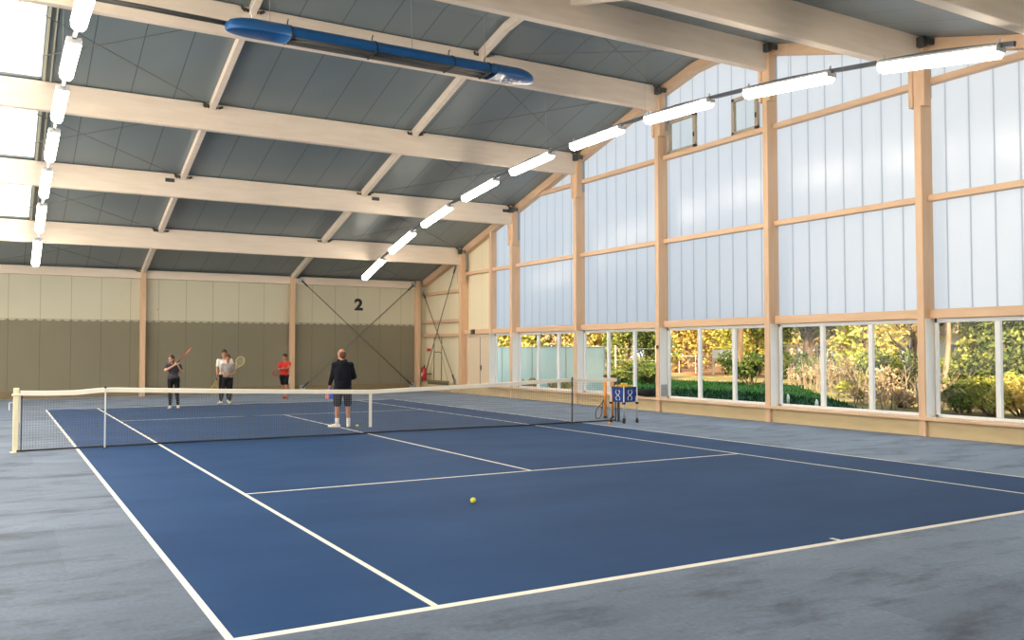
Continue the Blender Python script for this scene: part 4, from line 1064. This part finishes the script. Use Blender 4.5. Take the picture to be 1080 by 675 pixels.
def leaves(m, centres, per, size, r):
    for c, rad in centres:
        N = int(per)
        d = rng.normal(0, 1, (N, 3)); d /= np.linalg.norm(d, axis=1)[:, None]; d *= (rng.uniform(0.25, 1, N) ** .5)[:, None] * rad
        P = d * np.array([1, 1, .85]) + np.array(c)
        A = rng.normal(0, 1, (N, 3)); A /= np.linalg.norm(A, axis=1)[:, None]; B_ = np.cross(A, rng.normal(0, 1, (N, 3))); B_ /= np.linalg.norm(B_, axis=1)[:, None]
        sz = size * rng.uniform(.6, 1.3, N)
        for p, a, b, s_ in zip(P, A, B_, sz):
            i = len(m.v); m.v += [tuple(p - a * s_), tuple(p + b * s_ * .45), tuple(p + a * s_), tuple(p - b * s_ * .45)]; m.f.append((i, i + 1, i + 2, i + 3)); m.mi.append(0)
def branches(m, base, h, r, spread, nb, lean=(0, 0), bend=.15, start=.35):
    """trunk and limbs; returns the limb ends"""
    b = V(base); pts = []; N = 7
    for i in range(N):
        t = i / (N - 1); pts.append(b + V((lean[0] * t + bend * math.sin(t * 5), lean[1] * t + bend * math.cos(t * 4) - bend, h * t)))
    m.tube(pts, [r * (1 - .65 * i / (N - 1)) for i in range(N)], 9)
    ends = [pts[-1]]
    for k in range(nb):
        t = rng.uniform(start, .95); i = int(t * (N - 1)); p = pts[i].lerp(pts[i + 1], t * (N - 1) - i); a = rng.uniform(0, 6.28); L = spread * rng.uniform(.6, 1.1)
        q = p + V((math.cos(a) * L * .55, math.sin(a) * L * .55, L * .35)); e = q + V((math.cos(a + .3) * L * .45, math.sin(a + .3) * L * .45, L * .35))
        rr = r * (1 - .6 * t) * .5; m.tube([p, q, e], [rr, rr * .6, rr * .25], 6); ends += [q, e]
    return ends
TREES = 'trees and bushes outside the windows'
def tree(px, X, h, r, leaf, bark, label, crown=1.1, spread=2.0, nb=10, per=110, size=.16, start=.35, lean=(0, 0), bend=.15, low=None, name='tree'):
    base = ray_x(px, X, -.05); root = thing(name, label, 'tree', base, 0, TREES)
    t = MB(); ends = branches(t, (0, 0, 0), h, r, spread, nb, lean, bend, start); t.build('trunk', M[bark], root, True)
    m = MB(); cs = [(tuple(e), crown * rng.uniform(.7, 1.15)) for e in ends]
    if low: cs += [((rng.uniform(-1, 1) * spread * .8, rng.uniform(-1, 1) * spread * .8, rng.uniform(*low)), crown * .8) for _ in range(8)]
    leaves(m, cs, per, size, 0); m.build('crown', M[leaf], root)
def bush(px, X, w, h, leaf, label, per=260, size=.10, name='bush'):
    base = ray_x(px, X, -.05); root = thing(name, label, 'bush', base, 0, TREES)
    t = MB()
    cs = []
    for k in range(9):
        a = rng.uniform(0, 6.28); rr = rng.uniform(0, w); hh = h * rng.uniform(.35, .85); e = V((math.cos(a) * rr, math.sin(a) * rr, hh)); t.tube([(e.x * .2, e.y * .2, 0), (e.x * .7, e.y * .7, hh * .5), e], [.035, .022, .01], 5); cs.append((tuple(e), h * .33))
    t.build('stems', M['bark'], root, True); m = MB(); leaves(m, cs, per, size, 0); m.build('foliage', M[leaf], root)
def twigs(px, X, w, h, label, nst=26, mat='pale_wood', name='dry_shrub'):
    base = ray_x(px, X, -.05); root = thing(name, label, 'shrub', base, 0, TREES); m = MB()
    for k in range(nst):
        x, y = rng.uniform(-w, w, 2); hh = h * rng.uniform(.5, 1); dx, dy = rng.normal(0, .22, 2) * hh
        m.tube([(x, y, 0), (x + dx * .5, y + dy * .4, hh * .5), (x + dx, y + dy, hh)], [.030, .020, .008], 5)
        for q in range(3):
            t = rng.uniform(.4, .9); a = rng.uniform(0, 6.28); m.tube([(x + dx * t, y + dy * t, hh * t), (x + dx * t + math.cos(a) * .3, y + dy * t + math.sin(a) * .3, hh * t + .35)], [.012, .005], 4)
    m.build('stems', M[mat], root)
    f = MB(); leaves(f, [((rng.uniform(-w, w), rng.uniform(-w, w), h * rng.uniform(.2, .8)), .35) for _ in range(10)], 45, .07, 0); f.build('dry_leaves', M['leaf_straw'], root)

# bay nearest the camera
tree(990, 17.5, 4.2, .11, 'leaf_dark', 'pale_wood', 'bare pale crooked trunk with a few dark leaves in the nearest window', .45, 1.1, 5, 60, .10, .45, (.2, .1), .18)
tree(1040, 19.5, 5.2, .14, 'leaf_lime', 'bark', 'lime green leafy tree in the middle of the nearest window', .7, .95, 14, 190, .10, .12, low=(.5, 3))
tree(1068, 19.0, 5.5, .18, 'leaf_green', 'bark', 'darker green tree at the right edge of the nearest window', .95, 1.4, 14, 190, .11, .12, low=(.4, 3))
tree(1020, 22.5, 5.0, .20, 'leaf_yellow', 'pale_wood', 'thick pale trunk beside the grey hut door', .5, 1.2, 5, 80, .12, .72)
bush(1012, 16.5, .6, .75, 'leaf_green', 'low green bush before the grey hut door', 170, .07)
bush(1048, 16.5, 1.0, 1.2, 'leaf_lime', 'low lime bush under the lime green tree', 170, .07)
bush(1078, 16.8, .8, 1.1, 'leaf_yellow', 'low yellowish bush under the darker green tree', 150, .07)
# bay with the curved lawn edge
tree(849, 33, 5.5, .34, 'leaf_dark', 'bark', 'dark green tree with a brown trunk behind the pale lattice fence', 1.2, 2.6, 18, 150, .16, .36)
tree(826, 40, 6.5, .22, 'leaf_green', 'bark', 'green tree at the left edge behind the lattice fence', 1.4, 2.4, 14, 150, .17, .22)
tree(862, 52, 8.5, .26, 'leaf_yellow', 'bark', 'golden tree far behind the brown trunk', 1.8, 3.2, 16, 130, .2, .15, low=(1, 4))
tree(838, 58, 9.0, .26, 'leaf_straw', 'bark', 'straw-coloured tree far behind the lattice fence', 2.0, 3.4, 16, 140, .22, .12, low=(1, 4))
tree(960, 40, 8.0, .24, 'leaf_yellow', 'bark', 'golden tree far behind the yellow spreading tree', 1.8, 3.0, 16, 140, .18, .15, low=(1, 4))
tree(925, 48, 8.5, .24, 'leaf_straw', 'bark', 'straw-coloured tree far behind the lime tree', 1.8, 3.0, 16, 140, .2, .15, low=(1, 4))
tree(890, 46, 9.0, .26, 'leaf_straw', 'pale_wood', 'tall straw-coloured twiggy tree behind the white sheet', 1.5, 3.2, 22, 90, .16, .25, low=(2.5, 6))
tree(912, 30, 6.5, .18, 'leaf_lime', 'bark', 'bright lime tree right of the white sheet', 1.0, 1.6, 14, 130, .15, .2, low=(.8, 3))
tree(958, 22, 5.0, .15, 'leaf_yellow', 'bark', 'yellow tree with spreading dark branches beside the near column', .6, 2.3, 26, 60, .10, .30)
bush(940, 20.5, 1.0, 1.75, 'leaf_green', 'dark green bush below the yellow spreading tree', 240, .09)
twigs(893, 25, 2.2, 1.6, 'dry brown twigs below the white sheet', 60)
twigs(860, 29, 2.4, 1.1, 'dry stalks at the foot of the lattice fence', 50)
twigs(1000, 17.5, 1.6, 1.0, 'dry stalks at the foot of the crooked trunk', 40)
twigs(925, 18.2, .9, 1.3, 'dry pale stalks below the dark green bush', 26)
bush(948, 17.6, .9, .55, 'leaf_straw', 'straw-coloured undergrowth low beside the near column', 170, .07)
bush(912, 20.5, 1.0, .6, 'leaf_lime', 'low yellow-green undergrowth at the lawn edge', 170, .07)
bush(862, 31, 1.6, 1.5, 'leaf_dark', 'dark bush at the foot of the brown trunk', 200, .11)
# bay with the clay court
tree(722, 48, 8.5, .24, 'leaf_straw', 'bark', 'straw-coloured tree far behind the pale yellow tree', 1.8, 3.0, 16, 140, .2, .12, low=(1, 4))
tree(715, 38, 7.5, .24, 'leaf_yellow', 'bark', 'pale yellow tree left in the window with the clay court', 1.5, 2.6, 16, 130, .18, .12, low=(.6, 4))
tree(752, 62, 10, .28, 'leaf_lime', 'bark', 'green tree standing beyond the orange clay court', 2.0, 4.0, 18, 130, .24, .2, low=(2, 6))
tree(778, 33, 7.5, .26, 'leaf_green', 'bark', 'tree with a tall brown trunk beside the white fence panel', 1.3, 2.6, 12, 130, .17, .48)
tree(796, 42, 8.0, .22, 'leaf_lime', 'bark', 'yellow-green tree right of the tall brown trunk', 1.5, 2.4, 14, 130, .18, .15, low=(.8, 4))
bush(794, 25.5, 1.6, 1.6, 'leaf_dark', 'dark green shrub at the right end of the lawn', 260, .10)
tree(738, 46, 8.0, .20, 'leaf_green', 'bark', 'thin-branched green tree behind the white rail', 1.0, 2.6, 12, 90, .16, .35)
# bay behind the ball cart
tree(624, 26, 6.0, .16, 'leaf_yellow', 'pale_wood', 'yellow tree left of the two slim trunks', 1.1, 2.0, 14, 130, .15, .15, low=(.6, 3.5))
tree(648, 27, 6.5, .10, 'leaf_yellow', 'bark', 'slim dark trunk above the orange tubes, left of a pair', .8, 1.6, 8, 90, .14, .55)
tree(661, 27, 6.5, .11, 'leaf_yellow', 'bark', 'slim dark trunk behind the ball cart, right of a pair', .8, 1.6, 8, 90, .14, .55)
tree(679, 25, 6.0, .16, 'leaf_green', 'bark', 'green tree behind the racket bag', 1.1, 1.8, 14, 150, .14, .15, low=(.6, 3.5))
bush(640, 24, 1.6, 1.4, 'leaf_straw', 'straw-coloured bush behind the orange tubes', 200, .10)
bush(664, 23, 1.4, 1.2, 'leaf_green', 'low green bush behind the ball cart', 200, .09)
bush(684, 22, 1.0, 1.3, 'leaf_dark', 'dark low bush behind the racket bag', 200, .09)
# behind the turquoise windscreen
for px, lf, lb in ((528, 'leaf_yellow', 'yellow tree over the windscreen, the one by the cream door'), (556, 'leaf_lime', 'lime tree over the turquoise windscreen'), (582, 'leaf_yellow', 'yellow tree over the middle of the turquoise windscreen'), (603, 'leaf_straw', 'straw-coloured tree over the right end of the windscreen')):
    tree(px, 26, 7.0, .2, lf, 'bark', lb, 1.4, 2.4, 14, 130, .18, .25, low=(1, 4))
for px, lb in ((560, 'low yellow bush before the windscreen'), (592, 'low yellow bush at the right end of the windscreen')):
    bush(px, 12.6, .5, .6, 'leaf_yellow', lb, 120, .05)
# a belt of distant trees closing the view
for i in range(15):
    y = -14 + i * 9.5; X = 78 + 4 * math.sin(i * 2.1)
    o = thing('tree', 'x', 'tree', (X, y, 0), 0, 'distant belt of trees'); t = MB(); ends = branches(t, (0, 0, 0), 8.5, .3, 5, 14, start=.15); t.build('trunk', M['bark'], o, True)
    m = MB(); leaves(m, [(tuple(e), 2.4) for e in ends] + [((rng.uniform(-2, 2), rng.uniform(-4, 4), rng.uniform(.8, 5)), 2.2) for _ in range(12)], 110, .42, 0); m.build('crown', M[('leaf_lime', 'leaf_green', 'leaf_yellow')[i % 3]], o)
    o['label'] = 'large ' + ('lime', 'green', 'yellow')[i % 3] + ' tree in the distant belt beyond the gardens'
    o['group'] = 'distant ' + ('lime', 'green', 'yellow')[i % 3] + ' trees'

# fences and other built things
def fence(p, q, h, name, label, posts, mat=None, z0=.1, rail=True):
    p = V(p); q = V(q); o = thing(name, label, 'fence', p); d = q - p
    for k in range(posts + 1):
        c = d * (k / posts); MB().tube([(c.x, c.y, -.05), (c.x, c.y, h + .08)], .035, 8).build('post', M['fence_metal'], o)
    if rail: MB().tube([(0, 0, h), (d.x, d.y, h)], .025, 8).build('rail', M['fence_metal'], o)
    if mat:
        m = MB(); m.add([(0, 0, z0), (d.x, d.y, z0), (d.x, d.y, h - .02), (0, 0, h - .02)], [(0, 1, 2, 3)]); m.build('windscreen', M[mat], o)
    return o
fence((14.0, 10.9, 0), (14.0, 30.0, 0), 1.86, 'windscreen_fence', 'fence hung with a pale turquoise windscreen outside the far windows', 7, 'windscreen')
def lattice(p, q, h, name, label, step=.22):
    o = fence(p, q, h, name, label, 5); p = V(p); d = V(q) - p; n_ = int(d.length / step); m = MB()
    for k in range(n_): c = d * (k / n_); m.tube([(c.x, c.y, .05), (c.x, c.y, h)], .012, 4)
    for zz in np.arange(.2, h, step): m.tube([(0, 0, zz), (d.x, d.y, zz)], .010, 4)
    m.build('wire_mesh', M['fence_metal'], o); return o
a = ray_x(822, 34); b = ray_x(873, 34); lattice(a, b, 2.0, 'lattice_fence', 'pale lattice fence in front of the brown trunk')
a = ray_x(700, 37); b = ray_x(812, 37); o = fence(a, b, 1.30, 'rail_fence', 'white rail fence along the edge of the clay court', 6)
a = ray_x(740, 31); b = ray_x(690, 31)
a = ray_x(630, 22); o = fence(a, ray_x(692, 22), 1.9, 'wire_fence', 'thin pale fence with posts behind the ball cart', 3, rail=False)
m = MB()
for zz in (.6, 1.2, 1.8): m.tube([(0, 0, zz), (0, ray_x(692, 22).y - a.y, zz)], .006, 4)
m.build('wire_strands', M['fence_metal'], o)
def panel(px0, px1, X, z0, z1, name, label, cat):
    a = ray_x(px0, X); b = ray_x(px1, X); o = thing(name, label, cat, a); d = b - a
    m = MB(); m.box(-.03, .03, min(0, d.y), max(0, d.y), z0, z1); m.build('panel', M['sheet'], o)
    for y in (0, d.y): MB().tube([(.06, y, -.05), (.06, y, z1 + .05)], .04, 8).build('post', M['fence_metal'], o)
panel(877, 901, 32, .75, 1.55, 'white_sheet', 'white sheet on posts behind the dry twigs', 'sheet')
panel(752, 776, 36, 1.15, 1.75, 'fence_panel', 'pale panel on posts left of the tall brown trunk', 'panel')
c = ray_x(1008, 25); o = thing('garden_hut', 'pale garden hut with a dark grey door in the nearest window', 'hut', (c.x, c.y, 0))
m = MB(); m.box(0, 3.0, -1.7, 2.4, -.05, 2.3); m.build('wall', M['hut_wall'], o)
m = MB(); m.add([(-.3, -2.0, 2.3), (3.3, -2.0, 2.3), (3.3, 2.7, 2.3), (-.3, 2.7, 2.3), (-.3, .35, 3.1), (3.3, .35, 3.1)], [(0, 1, 5, 4), (2, 3, 4, 5), (0, 4, 3), (1, 2, 5), (0, 3, 2, 1)]); m.build('roof', material('hut_roof', (.30, .20, .14), .8), o)
MB().cbox(-.05, 0.0, -.35, .35, 0, 1.95).build('door', M['hut_door'], o)
for px in (819, 829): 
    c = ray_x(px + 4, 13.6 if px < 825 else 14.4)
for i, (px, X) in enumerate(((831, 15.0), (861, 13.4))):
    c = ray_x(px, X); o = thing('marker_post', 'short white marker post on the lawn, the %s of two' % ('one nearer the third column' if i == 0 else 'one beside the mullion'), 'post', (c.x, c.y, 0), 0, 'white marker posts')
    MB().tube([(0, 0, 0), (0, 0, .26), (0, 0, .34)], [.05, .045, .015], 10).build('post', M['white'], o, True)
    MB().tube([(0, 0, .16), (0, 0, .20)], .049, 10).build('band', M['fence_metal'], o)
# ------------------------------------------------------------------ sky, sun, exposure
w = bpy.data.worlds.new('sky'); S.world = w; w.use_nodes = True; nt = w.node_tree; nt.nodes.clear()
out = nt.nodes.new('ShaderNodeOutputWorld'); bg = nt.nodes.new('ShaderNodeBackground')
tc = nt.nodes.new('ShaderNodeTexCoord'); sp = nt.nodes.new('ShaderNodeSeparateXYZ'); nt.links.new(tc.outputs['Generated'], sp.inputs[0])
r = nt.nodes.new('ShaderNodeValToRGB'); e = r.color_ramp.elements
e[0].position = 0.0; e[0].color = (0.82, 0.93, 1.08, 1); e[1].position = .7; e[1].color = (0.50, 0.70, 1.0, 1)
nz = nt.nodes.new('ShaderNodeTexNoise'); nz.inputs['Scale'].default_value = 3; nz.inputs['Detail'].default_value = 5
nt.links.new(tc.outputs['Generated'], nz.inputs['Vector'])
cr = nt.nodes.new('ShaderNodeValToRGB'); cr.color_ramp.elements[0].position = .45; cr.color_ramp.elements[1].position = .7
nt.links.new(nz.outputs['Fac'], cr.inputs['Fac'])
mx = nt.nodes.new('ShaderNodeMix'); mx.data_type = 'RGBA'; mx.inputs[7].default_value = (1.1, 1.08, 1.05, 1)
nt.links.new(sp.outputs['Z'], r.inputs['Fac']); nt.links.new(r.outputs[0], mx.inputs[6]); nt.links.new(cr.outputs[0], mx.inputs['Factor'])
nt.links.new(mx.outputs[2], bg.inputs['Color']); bg.inputs['Strength'].default_value = SKY; nt.links.new(bg.outputs[0], out.inputs['Surface'])
su = bpy.data.lights.new('sun', 'SUN'); su.energy = SUN; su.color = (1.0, 0.83, 0.60); su.angle = math.radians(1.0)
so = bpy.data.objects.new('sun', su); COL.objects.link(so); el = math.radians(33)
dv = V((.67 * math.cos(el), .742 * math.cos(el), -math.sin(el))); so.rotation_euler = dv.to_track_quat('-Z', 'Y').to_euler(); so.location = (-40, -45, 40)
S.view_settings.view_transform = 'Standard'; S.view_settings.look = 'None'; S.view_settings.gamma = 1; S.view_settings.exposure = EXPOSURE
S.view_settings.use_curve_mapping = False
c = S.cycles
c.max_bounces = 10; c.diffuse_bounces = 6; c.transmission_bounces = 6; c.transparent_max_bounces = 12; c.glossy_bounces = 3
c.caustics_reflective = False; c.caustics_refractive = False; c.sample_clamp_indirect = 6.0; c.use_denoising = True
try: c.denoiser = 'OPENIMAGEDENOISE'
except Exception: pass
